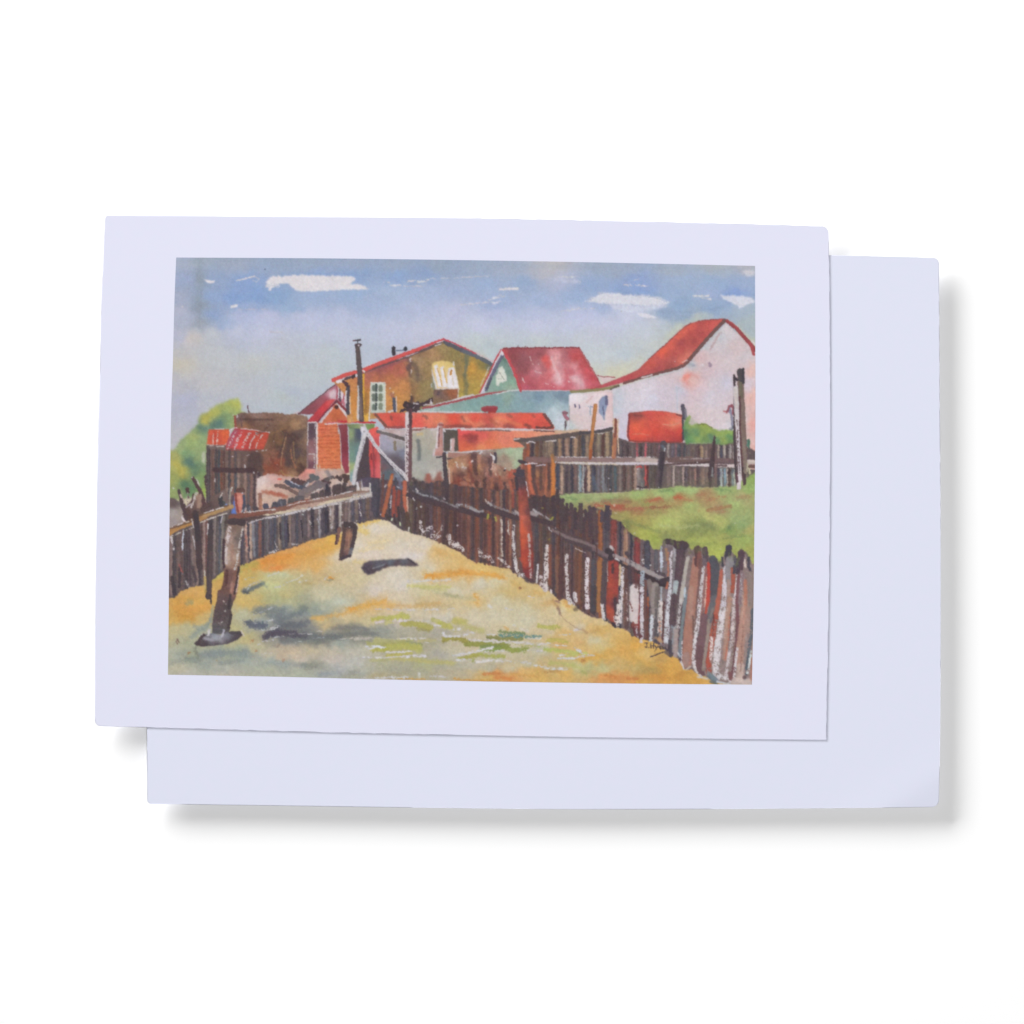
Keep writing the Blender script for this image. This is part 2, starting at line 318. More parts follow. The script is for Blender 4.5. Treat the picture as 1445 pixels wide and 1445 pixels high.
    P('449,600 462,583 474,569 484,580 495,595 496,597 470,598 456,599', "472,575,D06844 475,590,BC5A38 460,594,D0684A 485,592,D06848 474,583,C46038", gran=.1)
    P('476,572 480,572 490,585 495,597 489,589', 'E8D8DC')
    LS("1.8:E8D8DC:451,599 460,587 469,576|2.2:842C38:448,596 462,579 475.5,566|3.4:8A343C:475,566 482,573 492,583 502,593|2.4:E8E0E0:474,569.5 474.5,569|5:4C2A28:474.5,574.3 475.5,574.6|3.5:6C3844:473,568 476,566|2:3C3C4C:480,562 480.5,566")
    P('447,597 476,597.5 477,612 479.5,612 480.5,640 481.5,661 470,661.5 450,661 446.5,655', "455,603,DC6848 470,605,D47048 460,620,D86840 470,625,D8683C 455,640,DC7048 470,640,D87040 460,655,DC7448 475,655,D87048", gran=.1)
    for i, y in enumerate(range(601, 662, 5)):
        L([(449, y + R.uniform(-1, 1)), (463, y + R.uniform(-1, 1)), (479, y + R.uniform(-1, 1))], 1.8, 'B84C2C', .55, .7, .8, dry=.2, dirn='h')
        L([(449, y + 2.5), (479, y + 2.5)], 1.4, 'F0905C', .5, .6, .8, dry=.3, dirn='h')
    P('434,597 446,597 446,662 434,661', "440,603,54404A 440,614,54404C 440,625,8A5C60 440,634,90646A 440,645,9C7070 440,655,6C4450", rim=.15)
    LS("1.5:D8CCD0:434.4,597 434.4,612 434,628|3:8C6C70;a.6:434,630 434,660|1.8:DCD0D0;d.1:444.8,597 444.8,604|1.6:D4C4C0;d.4:443.5,618 443.5,628|1.4:D8CCC8;d.2:443.5,641 443.5,660|1.6:D8CCCC:436,640.5 444,640.5|1.5:E8D8D8;a.9:434,596.5 447,596|2.2:E8DCDC;a.95:447.5,598 447.5,655|1.4:D8C0A8:446.5,656 446.5,662|1.4:D8B090:451,655 451,661|2.4:E8D8DC:459.5,598.4 468,597.6 476,597.4|2.8:CC3038:478,594.5 495,595 515,596 529,596|1.6:D86468;a.8:462,597 480,595.6")
    P('477,599 490,598.5 491.5,630 492.5,667 487,668 482.5,655 480.5,612', "484,605,883C44 487,630,802E3C 487,655,943848 486,620,7C3440", rim=.15)
    P('489,598.5 529,598 528,606 505,607 494,607', "495,603,708058 510,601,9CA080 522,602,6C8C48 505,603,7C9058")
    P('492,605 503,604 510,606 509,625 499,682 494,680', "496,612,90A470 499,640,80A080 495,660,A0B070 497,670,80A0A0 505,612,485060 507,610,404860 502,640,486880 498,676,88A0B0", rim=.1)
    P('517,610 523,610 534,640 536,690 505,690 500,683 509,640', '4A3E44', w=1)
    P('520.5,606.5 533,602 537,612 537,676 524,678 521,650', "526,610,E85850 524,640,E05048 530,625,C85054 527,650,D84040 534,660,D45860 530,645,8C3840", rim=.1)
    LS("3:8C3C44;a.8;s1:526,628 527.5,645 528,672|5:E06060;a.6;s1:534,640 534,672|2.5:D8C8D8:536.5,616 536.5,633|2:44343C:538.5,640 539,675|2:803038:524,640 524,648")
    # ---- ochre building
    P('470,537.5 489,536 503,525 530,517 560,506 590,495 624,481 650,493 697,516 690,540 677,556 650,561 615,570 597,578 570,584 490,597 489,560', "495,545,C88048 500,570,C87C38 507,590,D8A068 520,530,AC6050 550,515,B05450 565,522,B4604C 535,522,9C5450 515,560,B87838 512,575,A87838 540,560,CC8C4C 560,560,CC8844 570,545,C48048 570,570,C88848 575,580,A87848 530,535,B86848 550,535,C07048 590,510,A0805C 625,490,988050 610,500,A88058 640,500,8A7A48 600,545,8E7A4C 588,530,887050 620,530,90784C 590,575,7C6C48 655,548,A88C44 664,518,C89038 678,528,C09440 670,550,B49440 690,518,6A7058 650,560,AC9440 678,515,887840 610,560,887850 640,520,887448 605,520,987C50", w=.6, gran=.12, rim=.06, jig=4)
    LS("6:5A4048;a.7;s1.5:575,505 580,512 577,520|5:5C4844;a.6;s1.8:576,518 580,530|7:5C4C44;a.6;s2.5:584,514 588,522 590,535|6:685440;a.5;s2.5:582,542 584,560|9:806048;a.5;s3:590,500 600,498|5:5E6858;a.75;s1.5:657,501 658,515 656,530|5:64684E;a.7;s1.5:656,530 659,545 657,556|6:606850;a.6;s2:660,512 662,500|4:706C48;a.5;s2:648,500 654,512|1.8:DCD0D0:579.5,506 579.3,510|1.6:DCD4D0:580.5,523 580.6,526|1.4:DCCCC4:580.6,556 580.6,559|4:7C9088;a.6;s1.4:611,534 612,548|2:C8C8C4:609,541 609,546|3:5C3C30;a.7;s1.2:575,575 582,560 583,568", w=1)
    # roof edge
    LS("5/4:58484E;a.85:505,527 530,518 560,508 590,497 622,484|3:8C5058;a.6;s1.2:515,526 545,517 575,507|5.4:DA504A:470,536.5 486,529.5 503,525|5.5:DA504C:511,523.5 530,515 560,504 590,493|4/2.6:DA4C50:590,492.5 610,484.5 626,478.5|1.6:D8D0D8:617,483.5 628,480.5|1.4:C8B8C0;d.2:560,507 590,497.5|1.6:DCD4D0:614,488 622,485.5|6/6:54545E:628,483 640,488.5 655,495.5|6/5:5E6470:655,495.5 672,502.5 690,512|2:D04858:626,478.5 640,484 655,491 672,499|1.6:E0C0C4:672,498 690,507.5 697,511|4.5:5A6068:683,508 694,514.5|2.4:6C4448:487,535 495,532 501,530|3.5:54464A:489,534 493,533|5:3C3038:498.5,531.5 500,530.5|4:E8E0E4:476,538.5 484,538|4:E8DCE0:503,530 506,528", w=.5)
    LS("5.5:46404A:488,541 491,545 491.5,560 491,583|4:50343C:485,538 490,544|1.8:E8E0E4:488.8,552 488.5,568|2:E8DCD0:494,560 494.5,583|1.6:E0D0C8:506,535 505,560 504.5,592|2.4:E0D0C0;a.9:506,520 506.5,592|2.4:E4A830:513,528 512.5,560 513.5,585 515,594|2.2:F0E0D8:511.5,523 514,524.5|6:E0A840:517,585 517.5,592|4:9C6C30;a.7:516.5,555 516,584|1.6:E8E0D8:523.5,540 522.5,560 521,594|5:D08838;a.8:499,582 501,592|8:D08840;a.6;s1.5:498,555 498,578")
    # chimney pole with bird
    LS("3:58505A:509.5,520 510,540|3:9C9088:509,560 508.5,590|6.4/7.5:54484A:504.5,489 506,505 507.5,525 508.5,560 510,592|4.5:84706C;a.6:508,562 509.5,590|2:D4D0D0:505.5,545 505.8,570 505.5,591|5:4A3E44:503,487 508,487|2.4:D8CCD4:506,487.5|2.6:44404A:502,480.3 508,479.7|1.4:6A5054:498,480.6 502,480.3|1.4:4C4850:505,482 505,485", w=.3)
    # chimney pots
    LS("5.4:38343C:555.6,491.5 555.6,499|5.4:34343C:572,491.5 572,493|1.8:6C7C90:558,495 570,494.3|1.8:D8D8E0:559,498 566,497.5", w=.4)
    # left window
    P('523,540 543.5,540 544,583 523,583', "530,545,C8D0C4 540,560,C4CCBC 530,575,C4CCC0", w=.4)
    LS("5.5:5E6A62;a.9;s.8:527.5,546 527.5,550|6:66705E;a.9;s.8:537,546 537,550|5.5:5C665C;a.9;s.8:527.5,558 527.5,564|6:68725C;a.9;s.8:537,558 537,564|5.5:5C685E;a.9;s.8:527.5,573 527.5,578|6:747C68;a.9;s.8:537,571 537,576|3:46504E:531,543 531,560 530.5,578|1.3:E8E8E4:523.5,540 543.5,540|1.3:E8E8E0:543.5,541 543.8,583|1.2:E0E4DC;a.8:525,553.8 541,553.8|1.2:DCE0D4;a.8:525,567.5 541,567.5|4:B8C4BC;a.9:526,581 542,581", w=.4)
    # ochre window with awning
    P('609,514 613,511 622,509 633,510 641,513 642,518 645,532 648,548 616,549 612,530', "620,513,E4C478 638,514,DCC070 630,530,E4C890 615,540,E4C080", w=.5)
    P('609,516 612,530 617,548 615,549 610,530', 'E8E4E8')
    for q in ('612,516 617,514 620,528 624,540 625,546 618,546 615,530', '621,519 626,516 628,530 632,546 625,547 623,530', '633,519 641,518 645,533 647.5,548 631,548 631,532'):
        P(q, 'E8E2E6', w=.6)
    LS("1.6:E0A840;a.8:626,520 628,530 631,540|1.5:E0A040;a.8:617,520 621,532 624,544|3:D08838:637,523 636,528|1.4:E8E0E8:616,549 632,548.5 648,549|2:E4E0E0:640,511 640,515|1.5:E8D0A8;a.7:638,530 640,544", w=.4)
    P('612,550 647,549 646.5,562 630,566 612,570', "620,555,6C5450 616,563,80644C 635,553,9C5838 630,560,7C5C4C 645,555,9C5C40", gran=.15)
    LS("3:54444C;a.8;s1:619,553 618,557|1.4:D8D0D0:609,562 609,568|1.4:DCD4D0:647,550 646.5,561|4:604040;a.8:604,567 610,566|2:DCD4D8:646,563 650,561.5")
    # figure / post on roof
    LS("3.5:C08058:550,557 556,556|5:AC6C50:553,556 554.5,560|2.8:F0C8A0:555,554|4.6:4C5064:556,563 557,580|1.4:E4DCE0:559.3,560 559.5,580|3:D8D0D0:548,581 554,580|1.4:D8D0C8:550,548")
    # ---- teal roofs
    P('594,577 612,575 640,569 665,562 690,557 722,551.5 735,551 807,551 806,560 803,566 803,610 775,608 768,583 650,582 592,581', "620,578,8CA8A4 610,578,98B0AC 645,573,84A49C 670,570,7CA09C 700,565,789A9C 715,562,88A498 730,570,84A4AC 700,577,80A4A0 760,560,7490A4 745,572,84A4AC 790,558,748CA0 775,570,8CAAB4 790,572,A4BCC4 780,580,B8C8D0 790,590,C4CCD8 795,604,C8D0D8 740,556,88A0AC 800,562,7890A0 680,581,84A49C", w=.5, gran=.07, rim=.08)
    LS("3/3.4:A84C50:597,576 614,573 640,567 665,561 700,553 714,551|1.5:D4B0B4;a.8:596,572.5 606,570.5|1.8:DCD8DC:640,564.5 650,561 668,557|1.6:DCE0E0:700,556.5 718,551.5 735,550.5|1.6:E0D4DC:735,550.8 770,551 806,550.6|2:D4DCDC:588,581 600,580.5 640,581.5 680,582|1.8:D0DCD8;a.7;d.2:604,578 620,577|1.4:B0C4C0;a.8:633,574|6:A04048:682,577 690,575.5 700,576|5:98343C:684,578.5 699,578|3:A83838:690,582 699,581", w=.5)
    # ---- central house
    P('708,499 714,506 722,522 734,549 700,553 684,554', "715,506,5C7C70 700,545,80A494 722,540,80A890 722,547,98AC98 705,520,7C9890 718,525,708C80 695,548,84A094", w=.5, gran=.08, rim=.06)
    P('704,518 708,516.5 711,520 713,526 716,533 715,538 710,540 705,540 704,545 700,544.5 700,536 699,531 702,526', 'D4D8CC', w=1.2, rim=.05)
    LS("1:8C9088;a.8:705,525 708,531 712,536|1:8C9888;a.7:702,535 708,534")
    LS("3.6:DCD4E0:708,497 700,510 690,530 679,553|4.5:64647C:709,502 702,514 694,530 686,550|2.4:4C4858;a.8:693,534 687,549|2:C84850:707,493.5 699,508 688,532 677,554|1.2:E8D8E0;a.8:690,518 683,534 678,545|3:E8E0E8:708,495 709,500", w=.3)
    P('709,491.5 725,491 760,491 817,490.5 822,499 830,513 845,537 850,549 836,552 806,551 770,550.5 735,550.5 731,540 722,520 714,503', "720,494,8C4048 712,498,B8484C 735,515,8C4A50 740,505,905058 725,505,8C4248 750,493,A45058 742,520,904C50 755,505,A0545C 732,533,A84C54 762,512,AC6C74 765,498,984E58 770,506,E85048 774,516,E05450 778,500,DC9098 783,505,E4A4A4 786,512,D8A4A8 780,520,E49CA0 785,530,E4B4B8 790,538,E4B8C0 776,528,D86468 768,520,AC6068 772,540,D06C74 764,535,C85C64 797,501,A85C64 795,510,C47078 800,540,CC606C 795,546,CC5864 812,503,C44848 806,498,BC5058 818,540,DCA4AC 812,532,DCB0B8 810,518,DC8C94 806,525,C85C68 822,515,C44C50 835,532,C0444C 838,545,C85460 830,538,D0606C 745,540,B8525C 750,528,C46470 758,522,D08890 740,548,C8586A 752,545,B4505C 770,548,CC5C66 780,546,C85464 742,536,B85058 760,500,90484E 825,505,BC484C 828,524,D05058", w=.4, gran=.07, rim=.16, jig=3.5)
    LS("1.8:8C3840:711,491.5 740,491 770,491 800,490.5 818,490.5|3.8:CC4850:710,494 717,507 724,520 733,545 735,551|1.5:A03038;a.7:818,491 830,511 842,531 848,545|4:A44040;a.5;s1.2:822,502 833,522|1.4:6C5058:730,490.5 731,489|1.2:7C5860:740,490 742,488.5|1.2:7C5860:753,490 756,489|1.2:804850:768,489|2:E8B8B8;d.45:747,503 752,514|2:E8C0C4;d.45:757,510 760,515|2:E4B4B8;d.4:755,524 764,527|1.5:ECD0D0;d.1:737,533 740,541|3:ECC8CC;a.6;s1:778,504 784,522 790,535|5:E4B8BC;a.5;s2:806,532 822,540|3:D88890;a.4;s1.5:808,512 814,526|4:DC585C;a.5;s1.5:770,502 774,518|3:D04C58;a.4;s1.2:797,520 801,535", w=.8)
    LS("2:F0D0D0;d.55:770,540 782,546|1.2:E8D0D4:802,538 804,539")
    P('844,530 852,531.5 868,532.5 860,538 850,541', 'DCC4C4', w=.4)
    L('844,530 852,531.5 868,532.5', 1.3, 'A85058')
    # ---- big pale house on the right
    P('803,557 830,555 870,547 900,538 940,528 965,520 985,497 1024,455 1050,479 1070,500 1070,700 803,640', "1024,465,D4CACE 1040,490,D4C0C2 1012,470,C4C6CC 990,488,C4C8CE 1000,480,CCC8CE 990,500,D8B8BC 976,512,B8BCC4 984,505,D8B4B4 1050,505,D0C4CA 1030,510,D4C4C8 1060,522,E4BCB4 1062,560,E8B8B0 1062,600,E8A8A0 1062,640,E8B0A8 1054,540,D8C8D4 970,535,EC9C90 960,525,D4C8CE 978,538,E0B8B4 900,545,D8CCD4 870,560,C4C8D4 866,580,C4CCD8 880,590,D0C8D8 920,565,D0CCDC 905,557,DCD4E0 940,560,D0C4D0 920,590,D4CCD8 820,590,DCC8CC 812,600,D8C4C4 835,590,DCC8CC 815,560,E4DCE4 828,563,E4CCD0 838,558,E8C4C4 856,565,E4CCCC 850,600,DCC8D0 1000,560,D4CCD8 1000,590,D8C8CC 1010,540,D4C8D0 870,620,D0C8DC 1020,610,DCD0D8 985,550,DCC4CC 960,550,C8C4D4 975,590,D8C4C8 1045,600,D0D0D0 1000,525,D4BCC4 1020,540,CCC8D8 1040,640,D8C8C8", w=.5, gran=.04, rim=.05, jig=5)
    LS("5:F08C80;a.8;s2:967,532 972,530|3:D88C88;a.4;s2:975,528 985,532|3:B88C90;a.55;s1:1016,470 1010,480 1003,493|4:8C7890;a.8;s1.2:1001,513 1003,516|3:7C8498;a.5;s1.5:973,514 980,516|4:ECE4E8;a.8;s1:991,515|2:E8E0E8:1006,497|1.6:E4E0E8:1009,525|1.6:E0E0EC:1036,518|2:C0CCDC;a.7;s1:955,545 956,580|2:E4E0EC;a.6;d.3:875,557 905,556|2:E8E4F0;a.6;d.3:875,568 940,566|2.4:E4E0EC;a.5;d.3:870,575 930,572|3:C4CCD8;a.6;s1:866,560 866,590|2:C4C8D0;a.7;s1:1016,462 1006,474 990,492", w=1)
    # roof
    P('824,552 850,542.5 880,531 900,522 915,507 940,485 955,470 965,461.5 972,457 985,453 1003,451 1022,450 1018,457 1000,477 975,505 964,516 935,525 900,534 860,545 835,551', "985,456,BC4C48 974,460,DC5A4C 965,466,E05E4C 958,475,E4604C 945,485,E05C4C 935,496,EA5A44 975,470,B44844 990,470,AC4448 1005,458,D45850 1000,452,C84C48 993,465,D05850 985,490,CC5A50 978,482,A84644 960,482,A44448 962,492,B84C48 950,498,C05048 950,506,B45450 970,500,DC7464 962,508,D86C5C 920,512,D05448 930,508,C45450 900,525,BC5050 870,537,C04E58 885,533,C0484C 945,516,A44A48 925,522,AC484C 1000,470,C0504C 990,482,C4524C", w=.4, gran=.06, rim=.14, jig=3)
    LS("5/5:70504E:1023,452 1010,465 1000,476 988,490 976,504|5/3.5:744C4A:976,504 966,515 955,520 935,525 905,533 880,541|4:8C8458:872,544 860,547.5 845,550 825,551.5 806,553|2.5:5C504C;a.8:873,544 862,549|1.6:E8DCDC:920,529 905,533|1.3:F0D4D0;a.8:963,511 970,508|1.6:E4C8C4:952.5,510|5/5.5:9C4044:1026,453 1040,464 1053,479 1066,494|4:B0484C:1058,484 1064,500|1.4:D85850;a.8:1027,451 1041,462|1.2:8C4044;a.9:915,507 940,485 965,462 975,456|1.2:98403C;a.8:985,453 1003,451 1022,450|1.6:E0B8A8;a.8:957,468 967,459|3:E4E0DC;a.9:1061,482 1066,486", w=.4)
    # lean-to at the left end
    P('803,557 812,555 840,554 864,552 866,600 830,606 803,608', "806,560,E8E0E8 815,560,E8E0E4 830,562,E4D0D4 845,557,ECD8DC 862,560,E4C4C8 862,580,E0C4C4 840,590,DCC8CC 815,590,D8C4C4 805,600,C0C8C8 815,575,DCC8CC 830,600,DCC8C8", w=.4, gran=.04)
    P('845,566 850,560 857,558 857,572 855,580 853,594 850,588 845,582', "851,570,8490B0 850,580,8C98B8 852,590,98A4BC", w=.6)
    LS("4:5C5C7C;a.8:855.5,560 856,570|1.6:586080:851,574 852,585|2:505070:811,571 811.5,574|1.6:606080:817.5,572 818,576|2:9CA4C0;d.2:829,573 836,574|2.5:A0B0C0;a.8:833,576 833,585|2:EEE6EA:822,574 832,572|3:E8E0E4;a.9:818,568 828,560|2:E8B8B8;a.6:828,568 836,560|1.2:A0A8A8:803.5,573 803.5,608|5:A86878:796,582 798,588 801,592|3.5:8C6068:795,583 800,583|3:9C9C90:799,594 797,608|2:60505C:798,595 798,603|2.5:D8D8DC:802.5,594 802.5,608", w=.4)
    # ---- red water tank
    # fence behind it first
    topR = '730,622 760,614 800,612 830,611 862,606 870,622 890,624 960,624 1000,622 1066,640'
    # ---- long red roof & mid wall
    P('645,603 700,606 781,607 800,609 830,606 830,612 790,616 755,622 742,628 738,634 700,634 665,636 645,638', "655,610,EC5050 665,620,A04040 658,630,D85840 672,610,E85850 680,630,E88858 680,615,D85850 710,620,E07860 740,612,E88868 700,632,E08050 770,611,E89878 800,610,E0A890 690,625,E0704C 825,608,DCB098 660,634,EC7848", w=.6, gran=.06, rim=.1)
    P('526,583 545,582.5 600,582 640,583 700,582.5 766,582.5 771,587 776,594 783,603 781,606 740,605 690,604 640,604.5 545,604 535,594', "545,595,E05848 555,592,D84C40 570,600,C04840 590,598,E85C50 605,590,E8785C 620,595,E88058 580,588,E4705C 585,595,E45048 640,590,E8503C 655,592,E87858 645,597,DC4C3C 670,590,E45040 675,600,E07858 700,597,E88868 690,590,D05048 720,588,E85C4C 710,590,EC7458 740,590,E85440 735,598,E45444 755,590,E85448 760,600,D04C40 690,602,B05048 650,603,8C4440 720,602,A84C44 620,603,B0584C", w=.5, gran=.07, rim=.12)
    LS("3.5:7C4840;a.7;s1:552,588 553,592|4:8C5448;a.7;s1:598,587 603,590|4:944C44;a.7;s1:652,588 656,594|4:985448;a.7;s1:716,585 722,588|5:A8543C;a.6;s1.2:692,592 700,598 703,600|3.5:A04840;a.6;s1:752,586 754,588|5:7C4038;a.8;s1.2:742,600 748,603|3.5:8C4840;a.6;s1:676,603 686,601|3:8C4844;a.6;s1:712,601 720,602|4:804440;a.6;s1:630,602 650,601 665,603|4:744440:768,585 773,592 780,601|3:6C3C38:757,603 770,604 781,603|3.5:7C4C40:530,585 538,594 545,602|5:E88050;a.5;s1.5:700,590 715,594 735,600|4:F08860;a.5;s1.5:655,590 668,598", w=.8)
    P('650,604.5 680,604 720,605 750,606 781,607 770,608 720,608 680,607.5 650,607.5', 'DCD0D4', .95, .5, .5)
    LS("2:6C5854;a.8:672,607.5 700,607 720,608|2:70504C;a.9:754,607.5 768,608.5 782,609")
    LS("5:7C2C2C;a.55;s2:655,615 665,614 672,618|6:8C3C3C;a.5;s2:662,622 672,616", w=1)
    # wall under the long roof, left half
    P('536,606 575,606 575,684 538,684', "542,622,A4A0B4 550,630,9C9CB0 560,612,CCB8B8 552,608,B89C98 565,625,9C9898 568,640,74788C 545,650,5C5460 560,650,5C5058 568,660,584C58 545,668,506068 560,675,7C8494 540,660,705458", w=.8)
    P('580,605 622,605 627,640 628,684 580,686', "595,612,B0A898 590,620,A8A494 610,625,ACA494 600,640,A4A498 590,650,A8A8A0 615,650,A8A49C 610,668,BCB8B0 595,670,A4A498 618,612,C0B4AC 600,660,ACACA4", w=.8, gran=.06)
    LS("5:545C60;a.7;s1.5:590,622 592,635 591,648|4:7C6C50;a.8:557,624 557.5,634|3:D0A868;a.7;s1.5:590,613 596,612|4:8C4848;a.8:545,603.5 568,603|3:8C5454;a.8:583,607 592,606.5 602,603|2:DCCCD0;d.15:545,604.5 552,606|2:DCCCD0;a.9:583,604.5 600,604|1.6:DCCCC8:583,610 592,609|3:D8CCCC;a.9:608,607 616,605", w=.6)
    LS("5:6A6262:533.5,609 545,611.5 558,616 570,619.5|5:584C4C;a.8:560,617 572,621|1.6:D8CCD0;a.9:533,606 548,610|1.6:DCD4DC;a.8:560,620 571,623", w=.3)
    L('516,610 523,618 530,629 544,645 558,659 570,669 577,679', 5.2, 'D0CAD0', w=.5, gran=.08)
    LS("1.2:8C848C;a.8;d.2:518,612 532,632 546,648 572,672|1.4:4C4850:535,640 545,650 556,662 572,678|1.2:D8E0F0;a.9:556,662 563,670")
    # dark bush at the post head
    LS("9:3A3034:573,571 580,574 588,572|6:42343A:588,570 598,571 606,566|5:4A3436:604,568 609,564|4:44343C:566,580 574,578 582,580|4:4A3C3C;a.9:580,560 581,570|5:44383C:590,576 586,580|3:6C4850;a.8:575,572|2:DCD4D8:584,569.7 589,569.7|1.6:D8D0D4:583,576 585,574|2:DCD4DC:608,565 608,569|1.8:D4C4CC:597,572 604,570.5 611,571", w=1)
    LS("6.5/6:D4C8CA:575,584 574.8,605 574.4,630 574.4,650 575,672 576.5,690|4.5:68484C:579,578 579.5,605 579,640 578.5,680|4:52383C:578.5,578 579,600|3:785058;d.6:576.5,600 576.5,640 576.8,685|2:6C5458;d.55:574,610 574,670", w=.4)
    # second post
    P('617.5,598 621,596 625,596.5 625,620 625.5,638 628,643 612,643 612,636 616.5,632 616.8,612', "618,605,D8C0C4 622,605,A87068 623,625,B4786C 618,630,C89890 620,640,B88078", w=.6)
    LS("2.5:E4D8DC:618,602 617,618 616,632|1.4:6C4048;a.9:620,604 619.5,620 619,630|3:D8CCD0;a.9:613,635 612,642|2:484048:616,645.5 625,644.5|3:944C44;a.8:620,599 625,600", w=.4)
    P('626,606 646,607 647,636 640,638 630,638 626,636', '524A44', w=.5)
    P('637,618 642,618.5 641,637 635,637', 'CCA8A4', w=.5)
    LS("1.8:E4DCE0:636.5,620 636,634|1.6:D8CCCC;a.8:630,637 640,638|2.4:E0D8DC:626,606 628,609|1.6:E4DCE0:630,605.5 645,604.5 655,604.5")
    P('632,638 645,638.5 662,638.5 666,640 664,646 650,647 632,646', "640,642,A8786C 655,642,AC7C70", w=.5)
    LS("3:463C40:632,647.5 640,648 648,647 656,648 662,649|4.5:4C3E44:664,641 664.5,650|1.5:E8DCDC:660,638.5 668,636|1.4:D8CCC8:632,637.5 650,638.5 660,638.7", w=.4)
    # brown rusty wall behind the fence
    P('632,649 668,638 700,634 742,632 790,640 790,720 632,706', "640,652,B07C58 645,665,A07058 655,655,B08060 652,662,C8A890 660,660,A87050 665,650,945848 672,645,64484C 680,645,7C5448 645,680,A85848 655,682,E09478 662,688,D88468 668,692,D0705C 655,675,8C4C44 680,655,905C48 675,665,A8785C 690,650,604044 682,640,A09088 700,645,A08878 695,660,C09480 690,668,A46860 680,680,A87460 678,690,B08068 672,695,A86850 700,672,A46858 710,665,988068 712,685,D08C74 700,690,7C4C48 720,670,B05C48 725,690,A85C48", w=1, gran=.18, jig=5)
    LS("7:583E40;a.8;s1:668,642 670,655 672,668|5:6A4A48;a.7;s1.2:650,668 656,676 662,682|4:54403F;a.8;s1:690,648 692,665 693,670|5:B88064;a.7;s1.2:676,642 677,665|3:C89058;a.7;s1:676,656 676,668|3:E0C0A8;d.45:652,655 655,662|4:E8D8CC;d.4:653,660 658,661|2.4:E0C8B8;d.3:643,652 646,660|2.5:D8B4A0;d.4:698,655 700,670|4:D4A898;d.3:696,650 694,662|4:8C4840;a.7;s1:660,660 668,680|5:E49C80;a.8;s1.5:652,682 660,684 666,690|4:E08870;a.8;s1.5:668,688 674,693|3:E8A488;a.6;s1:708,684 714,684|3:A04438;a.7;s1:636,682 650,678|2:E0DCE4;d.1:692,641 697,646 697,652|1.8:D8D4D8:677,640 680,637|2:E8D8D8:665,653 667,650|3:D06048;a.7;s1:664,652 665,664|4:70504C;a.6;s1.5:684,662 684,678|5:8C5C50;a.6;s1.5:707,655 712,670|4:6C4844;a.6;s1:638,668 648,672|3:C07858;a.6;s1:642,655 641,672|1.8:D8B8A0;d.5:677,680 680,700|1.8:D8B0A0;d.5:686,668 684,690", w=1)
    P('632,668 668,655 690,672 715,676 742,668 742,706 632,706', '4A2A26', .4, 2.5, 1, wl=1, rim=0)
    LS("4:3E2E32;a.75;s1:652,690 654,705|5:42302F;a.7;s1:672,680 673,705|4:3E2E32;a.7;s1:684,676 685,700|5:44302F;a.7;s1:700,684 701,705|4:3C2E32;a.7;s1:712,682 713,706|6:4A3230;a.6;s1.2:640,690 641,706|4:403034;a.7;s1:722,678 723,704|3:A85C40;a.7;s1:660,668 661,690|3:B06848;a.6;s1:694,676 694,694|3:98503C;a.7;s1:706,672 707,690|4:7A3A30;a.6;s1:646,672 648,690|3:C88868;a.6;s1:656,674 664,678|2.4:D09878;a.5;s1:668,684 672,690", w=1.2)
    # sage patch
    P('700,634 716,632 742,631 739,640 738,652 730,660 722,668 712,660 700,655 699,644', "705,640,A0A890 720,638,A8BC98 735,640,ACBC9C 712,648,988070 718,655,A88C78 730,655,A4B894 738,650,A0B090 705,652,A48C7C 698,645,8C7C70", w=1, gran=.08)
    LS("4:48404A:699,640 699,652|3.5:6A4C4C:693,645 692,660|3:E0DCE0;d.2:693,642 697,645 697,650|1.6:A8A490;a.9:690,636 698,637|5:433A44;a.9:735,651 741,652|4:4A4048:733,660 730,664|2:DCD8E0:713,661|3:504048:712,664")
    # bushes against the grey wall
    PS("8A4C40;a.85;s1.4;w2.5:597,690 600,674 603,668 607,667 609,672 612,679 615,672 619,664 622,665 624,672 627,680 628,705 597,705|54403E;a.7;s1.5;w2.5:576,704 578,678 584,675 592,677 600,680 604,704")
    LS("6:E08C6C;a.8;s1.5:614,682 618,685|4:A85C4C;a.7;s1.2:604,670 605,680|5:44383C;a.8:584,676 590,684|4:3C3438;a.8:596,680 600,690", w=1)
    P('345,595 420,600 433,640 430,665 390,672 352,660', '3E2620', .18, 4, 1, rim=0)
    LS("3:6E3C30;a.6;s1:380,640 386,655 398,662|2:B87850;a.7:410,634 412,648 418,660|3:4A3230;a.6;s1:398,608 404,616 412,612 420,618|2:A07048;a.6:384,612 392,608 402,604|3:8A4634;a.6;s1:372,655 384,662|3:5C3E34;a.6;s1:362,612 372,608 380,600", w=1)
    # building piece with orange stripes (740-790)
    P('738,634 746,627 790,628 790,722 748,720 742,690 737,662', "745,640,90503E 743,655,864838 752,640,4C4044 762,640,80604E 770,645,6A4E4C 748,690,985040 755,690,8A5040 758,660,6C4C44 762,668,905C44 772,665,7C4C40 770,690,7E5040 780,660,8C5848 778,690,945842 785,690,6C4C44 785,640,70584C", w=1, gran=.12)
